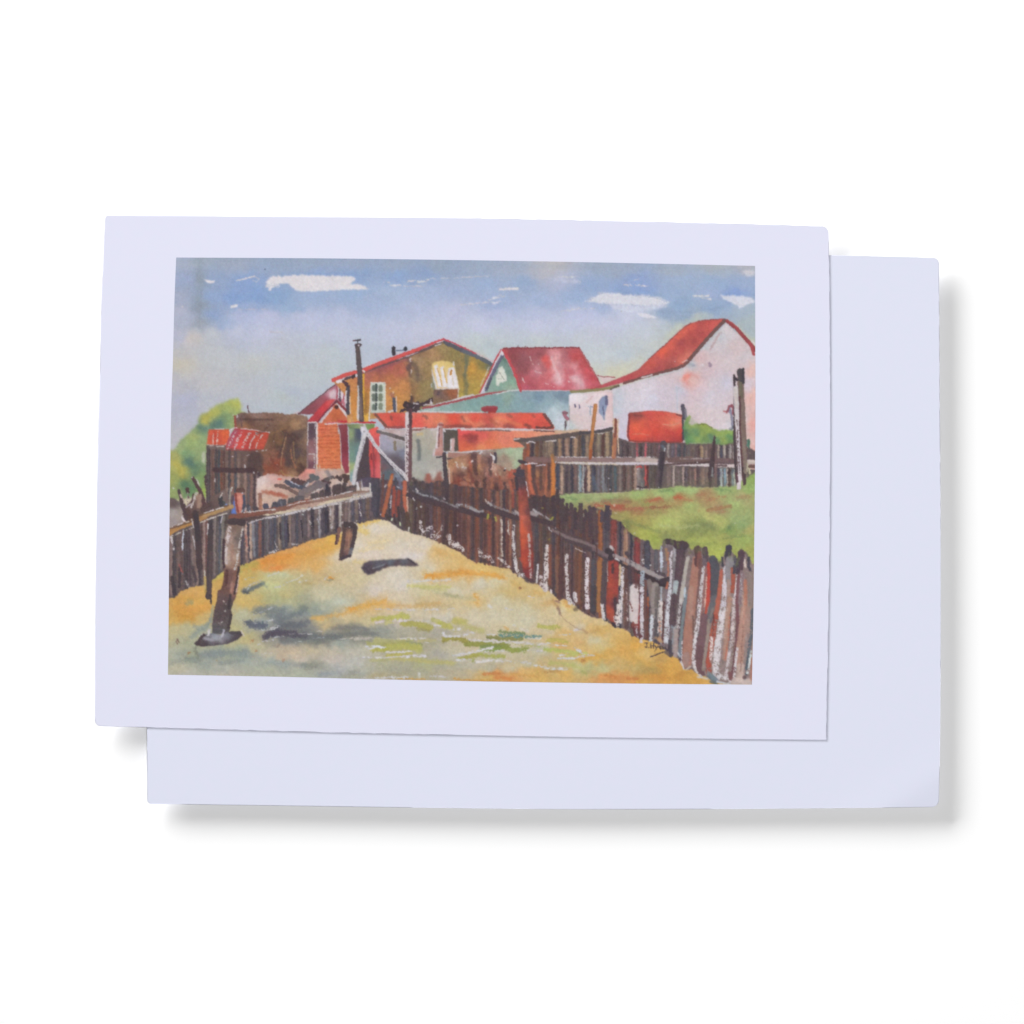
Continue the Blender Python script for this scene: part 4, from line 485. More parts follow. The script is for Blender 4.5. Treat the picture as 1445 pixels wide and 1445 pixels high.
    # bare-paper glints
    LS("2:DCD4D4;d.25:530,860 550,860 585,861|2.4:E0DCD8;d.15:598,861 605,860 618,860|2:E0DCD8;d.2:632,859 642,858|3:DCD4D4;d.1:555,875 570,876 580,875|1.8:DCD8CC;d.2:575,876 594,876 606,877|2.4:E0DCE0;d.05:612,882 622,883|3:DCD0D0;d.2:530,879 540,877|4:DCDCE0;d.2:626,893 628,898|3:DCD8D8;d.2:625,898 645,898 660,895|4:DCD8D4;d.4:640,888 652,887|3:DCD8D8;d.25:660,891 668,893|2:E0DCE4:688,896 690,896|2.4:DCD8D4;d.2:565,901 600,901|1.6:DCD8D4;d.2:600,906 608,907|3.4:E0E4EC;d.05:517,912 530,912 544,914|2.4:E0E0E4;d.1:520,916 530,914|2:E4E0E0:544,920 560,920.5 580,919|2.6:E0DCD8;d.08:530,928 555,927.5 570,926|4.5:E0DCE0;d.1:572,927 585,925 600,926|2:DCDCE0;d.2:505,928 525,928|3.4:DCD4D0;d.15:662,903 680,903 700,904|3:DCD8D4;d.15:668,903 700,906 725,906 760,909 775,908|4:DCD8D8;d.2:645,925 660,922 675,918 695,914|2.4:DCDCDC;d.2:640,927 655,920|3:DCDCE4;d.1:640,925 645,926|4:DCD8DC;d.2:645,931 656,931|4.5:DCD8D4;d.2:673,934 690,932 710,933|3:D8D4D0;d.3:712,931 730,934 748,935|2.4:DCD8D8;d.2:735,918 750,918 765,919|2:DCDCD8;d.2:685,920 700,919 718,918|3.4:DCDCD8;d.15:788,929 810,929 825,925 838,925|3:DCDCD8;d.3:790,925 800,922|4:DCDCE0;d.4:812,915 820,920 824,926|4:D8D8D4;d.4:755,939 775,943 800,944|2.6:E0E0DC;d.15:688,895.5 698,895.5|2:DCD8D0;d.3:790,896 805,895|3.4:E0E0E0;a.8;s1:690,855 693,857|3:DCDCD8;a.7;s1:724,882 727,883|3:D8D8D8;a.6;s1.5:735,887 745,891|2.4:DCD8DC;d.3:713,858 725,861|2:E0DCE0;d.3:745,841 755,843|2:E4E0DC;a.7:745,901 764,901|4:DCDCE0;d.1;a.8:577,820 592,820 605,819|4:D8D4D4;a.7;d.3:605,820 635,818|2:E0DCE0;d.4:780,910 800,912|2.6:D8D0CC;d.2:810,889 820,888", dirn='h', w=.8)
    LS("3:DCDCE0;a.9;d.15:530,957 550,956.5 575,955.5|3:DCD8DC;a.8;d.25:606,954.5 618,954.5 630,955.5|2:D8D0CC;a.8:510,957 530,958|4:D8D8D4;a.8;s1:591,951 591.5,955|2:ACB0B4:560,950|2:D89C40;a.8:560,958.5 600,958.6|2.4:D49440;a.8:640,958 665,960.5 700,961|4:D07C3C;a.7;s1:683,952 695,950 705,951|5:D87C3C;a.7;s1.5:700,956 720,958|4:D8A050;a.6;s1:720,951 760,955|3:CC7C38;a.6;s1:855,953 870,955|3:C8743C;a.6;s1:885,957 900,958|4:BC8440;a.5;s1:770,948 790,947", w=1.2)
    # curved path line
    LS("3.4/1:A07850;a.5;s1:780,847 786,856 790,864 793,869|1.2:AC8C6C;a.6:793,869 800,877 812,885 822,890|3:80605C;a.7;s1.2:787,858 791,867|3:A87C50;a.6;s1.5:822,888 828,893|2.5:7C5060;a.6;s1:784,848 790,850", w=.8)

    # ================= left fence
    botL = '230,842 246,842 256,832 268,828 285,826 300,815 315,805 340,797 355,790 372,785 390,778 420,770 440,760 458,757 472,748 478,755 500,738 512,738 525,733 536,731'
    P('230,755 238,752 262,744 295,730 325,722 350,730 400,725 450,714 525,700 540,690 540,732 525,734 512,738 500,738 478,752 458,758 440,762 420,770 390,779 372,785 340,798 315,806 300,818 285,826 268,829 256,834 246,842 230,846', '5A4E50', w=1.2, wl=.8, gran=.12)
    topL = '238,755 262,746 295,732 325,724 350,736 400,725 450,714 500,702 540,692'
    planks(topL, botL, "241 6 8C7470 1;246 5 4C4448;251 5 7C6660 1;256 6 6C5654;261 6 4A4044 2;266 5 52444A 2;271 5 7C6864 3;276 6 8C746C 3;280 5 463C42 2;285 5 584444 3;288 5 967C74 0;292 5 7C5450;297 8 463E44 0;303 5 80706C;307 5 5E5454 -1;311 5 4A4C58 -1;315 5 807870 -3;320 5 605450 -3;343 5 4A4450 -2;347 4 C49C8C 2;350 4 4A4450 3;354 4 C4A490;357 5 8C8C94 2;362 5 545460;367 5 7C5048;371 4 484450;376 6 6A6468;382 6 54505C;388 5 4A4C5A;394 5 8C7868 1;399 5 585860 1;404 5 4E4A5C;409 5 8C7468;414 6 6A5C60 -1;419 5 4A4854;424 5 6C5C60;430 5 5A5258 1;436 5 8C7474;441 5 46404A 1;446 5 7A6A68;451 4 A4A0A8;455 5 4C4450;460 5 42404E;466 5 A08C84 2;470 3 BCA8A0;475 5 463E48;480 4 BCB0A8;484 3 6A5450;488 5 88706C;493 4 A4908C;498 5 54505E;503 5 8C7870;508 4 504658;513 6 544E58;519 5 80685C;524 4 6A5860;530 7 464048;536 6 50444C", R, jt=1, jb=2.4)
    LS("2.6:D8D0D4;d.15:241,758 244,768 245,775|2:D0D8E8:259,748 258,765 257,776|1.4:D0CCD0:272,757 276,775|2.4:DCD4D8;d.05:293.5,738 293,755|1.6:C8C0D0:314,728 312,738|2:D0CCD4;d.2:285,782 285,798|2:A8A4AC;d.3:254,798 258,812|3:A8A0A4;d.4:262,820 266,828|2:D0C4C0;d.3:388,765 393,778|2.4:CCB8A8;d.4:450,720 452,735|2.4:C4C8D0;d.35:448,732 450,738|1.8:CCC4C4;d.3:436,735 440,742|3:C4BCBC;d.4:466,718 468,745|3:CCC4BC;d.4:480,712 482,728|1.8:D4CCC8;d.3:507,710 509,728|1.8:CCC0B8;d.3:382,778 388,780|3:D0C4C4;a.8;d.2:380,780 390,777|3:C8C0C0;a.8;d.2:412,768 420,768|2.5:3C343C:395,738 396,760|2.5:38323A:406,740 408,765|2:34303A:425,735 427,758|3:3A343C:462,722 463,750|2.4:34303A:440,728 442,742|2:B0645A;a.8:347,755 348,770|2:C8D8D8:427,726|1.6:D0D4D0:503.5,735", w=.6)
    LS("1.6:B8504C;a.7:255,800 258,808|3:544A4C;a.8:245,812 248,836|5:3C343C;a.9:243,815 246,838|4:3E363E;a.9:254,800 253,828|4:463A42;a.8:272,800 276,820|2:C86058;a.6:253,797 256,806", w=.7)
    # pickets poking above left
    P('238,704 244,702 250,706 258,714 262,728 262,742 250,748 232,754 232,704', "245,712,5C4C4C 245,722,A8A09C 252,730,A09488 245,735,9C9090 256,735,90807C", w=1, wl=1)
    P('262,715 285,690 292,715 300,700 318,690 325,712 325,722 290,735 268,740', "270,715,604A48 285,705,A07C68 295,712,504040 305,705,64504C 315,700,74605A 320,715,70605C 275,730,54403F", w=1)
    LS("4.5/5:4E3E42:252,692 255,702 260,715 264,730|5:4C3838:264.5,690 265,694|4:C0B0AC;d.3:265,697 265.5,712|2.5:6C5450;d.3:265.5,700 265,715|3:C8B0A4:255,699 259,710|5/4:CCC0BC;d.2:277,697 273,706 270,716|2:5C4444:273,697 270,710|4.5/6:543C3E:272.5,675 277,684 282,692 286,702 289,714|1.6:D8D0D0:277,676 281,684|1.4:D8D0D0:271,674|5:A08070:283,700 280,715|9:543E3C;a.9:262,720 268,728 264,736|5:4C3C40:255,705 260,722 264,738|3:E0D4D8:257,730 262,738|2:C0B0B8:263,716 268,712|5:54403E:295,712 285,718 288,724|6:3C3A40:311,702 312,712|2:D4CCC0:313,696 310,702|4:484A4C:316,710 320,714|3:A89C8C;a.8:325,690 324,712|2:D4D4D4:328,688 326,692|4:544450;a.9:328,700 328,712|4:8094C8;a.9:319,712|3:4E3C40:290,672 290,684", w=.7)
    PS("5C78C8;w.4:331,700 333,722 334,726 326,725 328,716|C87868;w.5:331,697 335,694 344,697 346,712 347,722 340,725 334,724 331,708")
    LS("3:8C4038:332.5,697 333.5,710 336,722|3:E49480;a.8:338,700 340,715|4:44485C:344,700 345,712 343,722|6:5C403C:336,692 343,692|2:DCDCE4:342,696|3:C8C8CC;a.8;d.2:341,722 350,716|5:464450:350,714 352,722|1.6:CCD4E8:353,716 353,721|5:4C444C:359,716 361,722|6:4A4048:360,718 366,720|5.5:9C6C5C:367,698 367,708 368,720|3:B47C64:368,705 369,718|8:4C4C5C:375,714 376,718|8:4E4C5C:388,712 389,717|4:5C5C68:352,718", w=.5)
    P('385,712 391,708 404,704.5 404,712 391,717 382,718', '50505C', w=.8)
    for x0, x1, y0, y1, c in ((383, 392, 710, 718, '4C4A54'), (392, 404, 705, 716, '52505A'), (406, 415, 703, 712, '565052'), (415, 430, 700, 709, '5A5458'), (438, 450, 696, 706, '544A4C'), (450, 458, 692, 703, '504446'), (458, 468, 688, 702, '463C42'), (469, 482, 684, 700, '4C4042'), (482, 489, 681, 697, '4A3E40'), (488, 503, 686, 697, '504648')):
        P([(x0, y0 + 3), (x0 + 2, y0), (x1 - 2, y0 - 1.5), (x1, y0 + 1), (x1, y1 - 2), (x0, y1)], c, w=1.2, gran=.15, rim=.25)
    LS("1.6:8C8C94;a.7:396,708 398,714|4:3A3440:461,684 462,692|4:6C5450;a.8:495,690 502,690|2:D8CCC8;d.2:440,695 450,690|2:D4C8C4;d.3:467,688 468,700", w=.5)
    # dark shape by the trestle + rail end
    P('501,684 508,676 520,673 536,675 538,700 537,728 530,732 524,720 524,700 515,692', "510,685,54485A 530,690,44404A 528,715,484450", w=1, gran=.12)
    # rails
    LS("7/7.5:A87848:232,755 239,752 250,744 262,740 275,735 290,729|6/6:B08858:288,728 305,722 320,717 327,715|3.5:64483C;a.85:233,747 240,745 255,741 272,735|3.5:C08848;a.7:239,754 255,745 275,738|2.4:70543F;a.8:282,727 300,721 322,713|2:E0D4D4;d.05:240,744 250,741 258,738|1.8:E0D8D0;d.1:262,737 266,736|1.6:E4DCDC;d.1:288,724 300,720 315,716|2:DCD4CC;d.1:282,738 296,732 320,724|1.8:C8C0B8;d.2:240,757 260,749 280,742", w=.5)
    LS("8/7:7C4C40:326,730 345,727 370,723 388,719|7/6:84584C:380,722 405,716 420,710 440,707|6:8C6C60;a.95:440,707 470,702 500,697 520,693|3.5:54403E;a.9:333,734 355,732 372,729|4:8C4C38;a.6:405,714 420,709 436,706|2.4/3:D8D0D4;d.1:352,738 370,732 385,729.5 400,727|3.4:D4CCD0;d.1:398,727 425,721 445,717 458,714|4/6:C8C0C0;d.2:455,714 480,709 500,704 523,699|4:B8B0B0;a.8;d.2:500,699 524,695|1.8:DCD8D8;d.1:345,723 365,721 388,719|1.8:DCD4D4;d.2:405,714 425,708 450,704|1.8:D8D0D4;d.1:450,704 470,700 490,695 506,690|5:D4C4BC;a.9:506,690 520,690|2:D4CCC8:522,682 523,700|2:8C7468:508,680 509,692", w=.6)
    LS("9/7:E0D8D8;a.01:1,1 2,2")
    LS("4:DCD4D8:504,682 506,690|1.6:D0C8C8;a.8:510,678 511,688")
    # dark posts on the left
    LS("8/9:46393C:276,724 278,745 280,770 282,800|7:3C343A;a.8:277,728 279,760|1.6:D8D4D8:271,733 273,744|8/8.5:463C40:297,750 296,790 295,820 294,842|5:5C4A4A;a.6:298,780 296,840|4/2:443C40:297,840 298,852|1.8:DCDCC8:289,806 289,830|4:C09C48;a.7:289,815 290,835", w=.5)
    # trestle white pole
    LS("6.5/6:CCC8CC:515,611 510,630 505,650 501,668 499,682|1.6:94909C;a.8;d.25:514,620 508,645 502,675|1.6:DCD8DC;a.9:512,618 505,640 499,672|9:D4D0D8:513,605.5 514,608|3:A8A4AC:514,609|2.4:D8D8DC:520,611 524,616|2:DCD8DC;a.8:514,598 515,602", w=.5)
    # main leaning post
    P('322,738 330,734 345,735 346,742 342,752 339,775 339,798 337,812 336,830 333,842 329,850 326,862 328,868 325,885 322,895 300,895 299,885 302,862 306,848 307,834 312,831 315,820 316,806 314,796 315,775 318,752', "328,745,7C6458 325,760,A08478 335,760,6A5C58 322,790,B8A090 328,795,94705C 320,812,684440 330,812,7C5448 318,830,64443E 326,830,9C6C5C 316,845,5C4848 322,855,4C4244 312,870,544648 320,880,585050 308,890,545458", w=.7, gran=.14, rim=.2)
    LS("6/5:D4C4C4;d.3:324,745 321,762 318,778 319,794|3.4:D0C8C4;d.4:343,745 340,760 337,775 334,795 331,803|4:4C3C3C;a.8:318,737 324,736 334,738|9:44383C:326,736 336,736 343,738|3.4:46343A:316,762 315,785 316,800|4:A87C68;a.6;s1:328,770 327,790|3:3E3236;a.9:337,800 333,825 331,838|4:4C2E2E;a.7:320,805 319,825|5:70504C;a.6;s1:326,805 324,830|3:C09080;a.5;s1:327,822 326,835|1.4:E0C8BC;a.9:337,812 334,835|4:3C3238;a.8:325,840 323,858|2:C8B0A8;d.2:315,848 318,852|2:B0A4A4;d.4:309,880 316,883|3:D8D4CC;a.7:318,862|4:3E3338;a.8:326,868 323,885|3:B8B0B0;d.5:313,878", w=.6)
    P('274,908.5 280,902 290,895 300,893 312,896 322,892 330,891.5 338,890 343,896 335,903 320,909 300,911.5 285,912.5 277,911', "280,908,4C3E42 295,900,6C6C74 290,908,443A40 310,900,A0A4AC 303,899,9CA4B0 320,897,787C88 305,907,50444C 320,905,4C4248 335,895,483C42 328,902,483E46 315,903,746C74", w=.8, gran=.1, rim=.25)
    LS("1.6:DCD4D0;d.1:281,898 290,893 297,889|3:C8C8D4;a.85:316,889 314,897|3:D0CCD0;a.9:296,889 294,896|4:B0ACB8;a.6;s1:288,901 300,903|4:4A3E44:288,896 282,902 278,908|5:484046;a.8:326,893 338,893|2:E0D4D0;a.8:340,890 344,897", w=.6)
    # stump
    P('484,741 490,737 497,737 503,741 505,744 503,757 499,770 497,780 492,786 485,790 478,791 479,785 481,765 483,752', "493,745,54403F 492,755,A07058 492,775,A87C64 486,765,7C5448 485,785,4C3C40 500,750,4E4044 496,770,50444A 490,780,70504C", w=.7, gran=.14, rim=.22)
    LS("5:463A3E:501,743 500,758 496,774|5:54403E;a.9:486,748 484,768 481,785|2.4:C08C6C;a.6;s1:493,748 492,772|8:443A3C:488,740 500,742|5/4:7C5850:479,746 477,758 474.5,767|2.4:50383C:475,755 474,768|5:64707C;a.7;s1.2:496,775 494,782|4:443A42:482,788 494,784|1.8:DCD0CC:483,738 484,736|2:DCD4D4;a.8:500,738 505,741|1.5:DCD8D4:493,743.5", w=.6)
    # log on the ground
    P('510,801 513,795 522,792 535,790.5 550,789.5 562,789 572,788.5 575,786.5 579,789 585,793 592,797.5 588,799.5 578,799 565,798.5 550,799.5 540,803 528,809 520,812 513,808', "518,803,4E4450 535,798,5A5A66 525,806,4C3E48 550,794,5C6470 545,800,503E44 570,793,5A5E68 575,797,5C4C50 585,797,5C4C54 560,796,54444A", soft=.9, w=1.2, gran=.12, rim=.15)
    LS("1.8:98A0A8;a.7;s.8:526,802 535,799 542,797|3:443A46;a.7:514,801 520,808|2.4:3E3840;a.7:576,789 586,796", w=.7)

    # ================= main right fence
    bot = '533,732 545,735 552,738 560,744 570,750 578,749 585,754 600,757 620,765 640,775 650,780 665,791 675,794 690,797 706,801 718,802 725,808 740,818 750,822 758,822 765,830 778,835 790,847 797,846 805,850 818,861 830,868 838,871 848,872 856,876 866,884 880,888 890,892 902,901 920,905 930,910 945,922 955,928 962,935 966,944 975,944 983,950 995,955 1005,961 1016,964 1030,966 1074,967'
    top = '537,676 560,678 576,680 590,679 605,682 620,678 640,684 655,686 670,688 684,688 700,692 715,690 728,690 745,702 755,702 765,704 778,702 788,694 795,712 808,722 822,720 834,718 838,716 854,722 862,718 863,732 876,736 885,748 895,756 905,760 915,764 922,776 932,775 936,762 950,765 966,768 978,776 984,771 995,774 1003,788 1015,794 1018,790 1025,774 1032,776 1040,790 1044,780 1052,778 1058,788 1064,798 1074,806'
    q = pts(top) + pts(bot)[::-1]
    P(q, "560,700,54444A 600,720,50464A 650,740,604A48 700,750,6C4E48 750,770,5A4A4E 800,790,644C4A 850,800,5E4A4C 900,810,6C5E62 950,850,7A6C6C 1000,860,8A7470 1040,880,94807C 780,720,4A4248 830,740,544248", w=1.2, wl=.8, gran=.15, rim=.15)
    # planks: upper left run
    planks(top, bot, "580 6 5C5448;586 5 48444A;592 5 50463F;598 5 5C5048;603 5 4A464C;608 5 504A58;614 5 6C4A44;620 6 7C5448;626 5 4C4046;631 6 48403E;637 5 6A4C40;643 5 4C3E44;649 6 583C40;655 5 704A40;661 5 845244;667 5 4A444C;673 5 84503E;679 5 464046;684 4 6C4C44;690 6 94584A;696 5 504448;702 6 945C48;707 3 9C8474;711 5 48424C;716 4 6C4440;720 4 A06C54;725 5 504850;731 5 705444;757 6 4C4C54;763 5 6A5448;768 6 504848;775 7 5E4A40;781 5 46404A;787 6 6E4C42;793 6 504246;800 7 584848;807 5 463E48;813 5 6E5044;819 6 7A503E;825 6 56424A;831 6 664844;838 6 4C4048;847 7 A4603A;855 8 4C444C;866 12 84403C;875 4 3C3A48;883 9 AC8068;891 4 3E3C48;899 12 883A3A;913 13 484652;926 9 5C5A62;933 3 B0B8C4;943 12 74646A;952 6 A4A0A4;962 14 54444A", R, jt=1.5, jb=2.5)
    # top shadows / darker band along rails and above
    LS("9/8:46404A;a.8;s1.5:580,690 600,697 620,704|7:4A4044;a.5;s2:590,684 620,688 650,692|9:4A3C40;a.5;s2:640,700 660,706 690,712|9:443C44;a.6;s2:745,712 770,712 800,728|10:48404A;a.5;s2:790,735 815,742 840,750|8:4A4048;a.55;s2:800,722 835,730", w=1.5)
    # jagged tops between the rails
    LS("4.5:463C42:787,692 787,712|4:4A4044:748,706 749,724|5:423A40:754,702 755,724|4:4A3E42:761,704 761,724|5:443A40:768,701 768,724|4:4A4044:774,704 775,724|5:403840:781,702 781,724|5:4A4246:794,706 794,730|4:443C42:800,712 800,735|6:50444A:806,712 807,740|4.5:433C44:812,718 812,745|6:4E4448:819,712 820,750|4:463E46:826,720 826,750|6:4A3F48:832,716 832,755|4.5:584A4C:839,722 839,760|7:463E48:857,716 857,745|4:4C4450:849,721 849,735|2:A8A860;a.8:815,722 815,716|1.6:A4A468;a.8:829,722 829,716|1.6:A8A470;a.7:843,724 843,719|1.4:C8C8B0;a.8:823.5,725 823.5,729", w=.8)
    LS("4:7A4A3C;a.6;s1:804,730 804,745|4:6A4A44;a.6;s1:828,735 828,755|3:5C4A50;a.6;s1:815,735 815,760|5:3E363C;a.5;s1.2:655,735 655,765|5:3E343A;a.5;s1.2:685,740 685,770|6:3C3238;a.5;s1.5:600,715 604,740|5:3C3238;a.5;s1.5:640,725 641,755|7:3E343A;a.5;s1.5:790,810 792,835|6:3C3236;a.5;s1.5:812,860 818,855|5:3E343A;a.5;s1:760,780 760,800", w=1)
    # leaning orange palings at far left
    LS("5/6:A85C40:553,670 549,690 545,710 541,727|4:C87848;a.8:553,672 549,685|5:98483C:556.5,688 556,710 555,727|5:8C443C:563,694 562,712 561,728|6/5:B86048:571,681 571,700 572,715 575,726|2:E8C0A8;a.9:575.5,690 575,705 575.5,724|2.4:3C3840:549,712 551,732|2.5:40343C:556,726 558,738|3.4:44383C:562,715 563,737|5:4E4040:567,718 572,744|4:443A3A:545,727 550,733|6:504038;a.9:574,725 577,745|4:444450;a.9:558,675 560,690|4:6C7088;a.8:563,675 566,690|2.4:A8A8B8;d.2:560,686 563,688|2.4:CCC8CC;a.9:545,684 543,687|2.4:C0BCC4;d.2:552,700 551,716|2.5:6A4440:541,670 540,700 538,720|3.4:3E3C48:535,690 533,728|1.6:C8D0E8:537.5,726|2:D8E4C8:553,734 554,732|2:D0E0B0:565,742 564,738|1.8:E0E8E0;a.9:577,748 577.5,744", w=.6)
    # dark tall post at 630
    LS("6/6:483E44:627,641 628,660 630,680 631,700|5:42383E:630,700 630,730 629,760|2:E0C8B8;a.9:634,660 634.5,682|3:D09870;a.6;s1:636,660 637,680", w=.5)
    # first rail
    LS("8/8:443A42:577,698 600,706 620,711 640,717 655,721 680,727|6:403840:680,725 690,729|2.6/3:94929A;d.1:583,693 596,698 610,701 622,707|2.6/3:8C8A90;d.1:622,706 634,711 645,716|4/4.4:A0A0A4;d.1:645,713 655,713 665,717 674,722|3:A8A8AC;a.9:664,718 676,722 682,721|2:D8D8DC:583,703 584,706|1.6:D8D8E4:626,703 628,705|1.6:D0C8C8:587,690 590,694|5:4C3C40;a.7;s1:576,690 584,696", w=.6)
    LS("8/8:463C44:682,713 700,722 720,728 735,731|3.4:94949A;d.1:692,710 700,716 712,719 728,725|4:C4BCBC;a.9:728,722 733,726|3:C8CCD0;a.9:689,709 693,713|3:A8A6AC;d.1:752,720 760,724 768,729 778,734|6:B0A8AC;a.9:749,724 757,726|3:C4C4CC:753,719 756,722|7:443A42:750,732 765,736 775,738|2.4:B8B840;a.9:689,726 688,731|3:BCB850;a.9:699,730 700,735|3:B0B048;a.9:777,733 780,731|2.4:A8A848;a.8:766,717|2.5:A8A040;a.7:775,761|1.6:D8B8A8:694,707|2:D8CCC0:685,705 686,708", w=.6)
    LS("9/9:54464A:776,745 790,752 810,760 830,768|9/8:4C4046:800,760 820,768 840,777 856,787|4:8C7C7C;a.85;s.8:780,748 800,758 820,764 840,772|6:846C70;a.7;s1:838,774 852,782 860,786|8:3C3238:857,777 863,780 862,788|5/6:A49494:867,784 880,789 895,796 910,804|7/7:A09494:890,795 905,803 920,809 935,815|4/4:3C3438:866,791 880,798 895,806 905,809|4:40363A:880,799 905,809|6/7:3A2E34:911,812 920,817 930,824 938,825|8:40343C:934,820 942,818 943,824|5:4C4048;a.9:925,806 938,812|2:DCDCE0:868,788 874,791|4:C8C4C4;a.9:862,772 866,776|2:D8D8DC:774,744 778,750|1.8:DCDCE0:784,745|2.4:D8E0E4:842,767|1.4:DCCCC8;a.9:812,774 826,780|2:E0DCE4:918,798|2:E0DCE0:928,806|5:463C44;a.9:884,780 886,784|2.5:D8D8DC:907,790 908,795", w=.6)
    # red post
    P('728,668 732,661 740,663 742,680 745,705 748,725 751,755 753,780 752,805 749,822 744,816 738,806 735,785 734,760 732,720 731,700 727,685', "733,668,48404A 738,680,503C42 735,700,98483C 736,715,B85440 736,730,D86850 745,720,6C3E40 747,745,8C443C 739,750,DC5C3C 737,765,E05838 742,780,C04434 738,790,D04C30 748,790,9A3C38 745,805,80343A 750,770,7A3C3C 731,685,503C44 737,695,803C38", w=.7, gran=.1, rim=.15)
    LS("4/3:E8603C;a.7;s1:736,735 738,755 739,775|3.4:D8C8C4;d.1:746,754 747.5,770 748,785|3.4:D8C4C0;d.25:747,785 748,800 749,815|1.4:E0E0EC:742,680 744,690 746,700|3:C85040;a.8:734,788 738,795|4:403840:728,675 730,690|10:443C46;a.9:729,667 735,668|3:A8504C;a.6;s1:733,690 735,700|6:4C4048;a.8;s1:743,818 752,821", w=.5)
    LS("4:B85040;a.8:719,672 722,664 727,665|4:B86048;a.8;s1:720,680 722,690 724,695|4:B04C3C;a.7:724,696 724,715", w=.6)
    P('576,700 700,730 850,800 850,874 770,828 690,794 580,748', '6A3026', .2, 4, rim=0)
    P('580,682 690,690 790,702 850,725 850,780 690,725', '5A2E28', .16, 4, rim=0)
    # white scraped streaks
    LS("4/5:D4CCCC;d.25:725,742 724,760 726,785 728,800|5/6:DCD4D4;d.2:727,795 730,805 734,812 738,812|6.5/7.5:DCD0CE;d.2:772,770 771,790 771,812 770,832|6:D4C4C4;d.25:763,814 764,825 768,832|5:D8CCCC;d.2:800,783 799,800 800,820 801,845|6:DCD4D4;d.15:801,840 804,850 808,853|4.5:DCD4D8;d.08:811,837 813,848|6/6.5:E0D4D8;d.08:829,789 828,810 828,835 829,857|6:DCD4D8;d.1:811,838 812,845|5:DCD8D8;d.1:849,852 851,866 852,873|2.4:E4DCDC;a.9:864,820 862,836|3:E0D4D4;d.1:777,832 778,836|2.4:DCD8E0:759,797 758,812 757,822|1.6:E0D8D0:758,808 757,822", w=.5)
    LS("5:D8CCCC;d.35:593,737 595,746 598,755|6:D4C8CC;d.5:603,748 608,744 612,752 611,760|4:D4C8CC;d.45:615,760 621,756|6:DCD0D0;d.35:633,756 635,766 640,770|7:DCD0CC;d.45:638,766 644,768 652,776|5:D8CCCC;d.4:676,778 680,786 688,784|5:D8C8C8;d.45:688,784 695,792|5:DCD0CC;d.35:704,788 712,794 718,800|1.6:DCCCC0:707.5,733 708,755 708.5,785|1.5:DCD0C8:717,735 717.5,755|3:DCD0C8;d.4:675,775 680,780|4:3C343C;a.7:683,792 690,793|2:C8C8CC;d.3:588,717|1.8:D8D4D4:594,715|1.8:DCD8D8:645,742|1.6:D8CCC8;a.8:624,741 622,748 614,758", w=1.1)
    # wood accents lower run
    LS("6:5C443C;a.7:822,790 822,850|8/7:4E4A52:838,792 838,820 837,860|7/6:A0683F;a.95:846,793 845,820 844,862|6:54464A:853,795 851,830 850,850|9:3E3A40;a.6:838,830 837,862|4:4C4448:785,790 784,840|5:8C5C48;a.7:786,785 786,835|6:5A3C3C;a.8:791,800 790,845|5:80503E;a.7;s1:819,785 817,850|4:8C4C3C;a.7:776,770 776,825|4:84503E;a.6:734,830", w=.7)
    P('858,792 866,790 873,793 873,815 872,850 871,874 866,880 856,872 855,855 857,820', "860,800,A03C34 868,800,943C38 862,820,B04838 870,815,883A38 862,840,AC4434 869,845,60383C 860,860,B84C34 866,855,64343C 870,835,A84038 862,872,9C4438 868,870,A84C38", w=.6, gran=.1)
    LS("4:403840;a.8:865,797 865,808|4:44343C;a.8:868,845 869,862|6:483A40;a.8:869,850 870,876|1.6:E0C8BC;d.1:858,792 857,810 857,820|3/3:E0BC90;a.9:875,797 875,810 874,825|4.5/6:DCD4D8;d.1:879,802 878,825 876,850 875,878|6:DCD0CC;d.2:873,855 872,880|7:5C4444:884,805 884,830 884,860 884,885|3:D8C8C8;d.55:884,830 885,875|5:7C544C;a.7;d.2:883,840 882,880|4:DCD0D0;d.2:868,870 869,883|4:3C343C:865,880 868,884", w=.6)
    P('889,828 893,824 902,824 902,850 900,880 895,882 888,876 888,850', 'D8CCCA', .95, w=.8)
    LS("7:583C40;a.9:892,803 893,820|5:4A3C44;a.9:888,800 889,822|4:5C3C3C;a.8:897,808 900,818 897,828|3:5C3838;a.8:902,820 903,850|2.4:703C38;a.8;d.3:889,850 893,862|7/5:A8B4C0;d.1:907,808 906,825 905,840|6/5:D8D0D8;d.12:906,830 906,860 906,890 905,905|4:6C4844:911,820 910,860 911,900|3:7C3C38;a.8;d.2:914,845 915,880|7:80706C;a.95;s.8:916,820 919,845|9:948884;a.95;s.8:925,826 922,850 926,870|6:6C625E;a.8;s1:928,830 926,855|3:B4603C;a.8:914,843 915,855|3:C86848;a.8:942,822 940,830|2.4:C87858;a.8:943,780 943,812", w=.6)
    LS("7:605450:892,885 893,895|6:64383C:893,882 898,894 903,898|5:8C4840;a.8:893,880 897,884|4:D0C0C8;d.3:898,885 900,898|3:5C4040;a.9;d.2:900,888 902,900|5/4.5:D0D4DC;d.12:920,870 919,890 918,904|3:5C5458;a.9:926,860 925,900|6/6:DCD0CC;d.15:932,850 932,870 930,895|3:D88058;a.7;d.35:931,878 931,892|6:C08868;a.8;d.2:932,898 930,908|2.5:603C3C:937,850 936,880 935,908|3.4:C89868;a.6:925,900 935,906|4:4C4450;a.9:924,905 930,908|3:684038:914,862 914,902", w=.6)
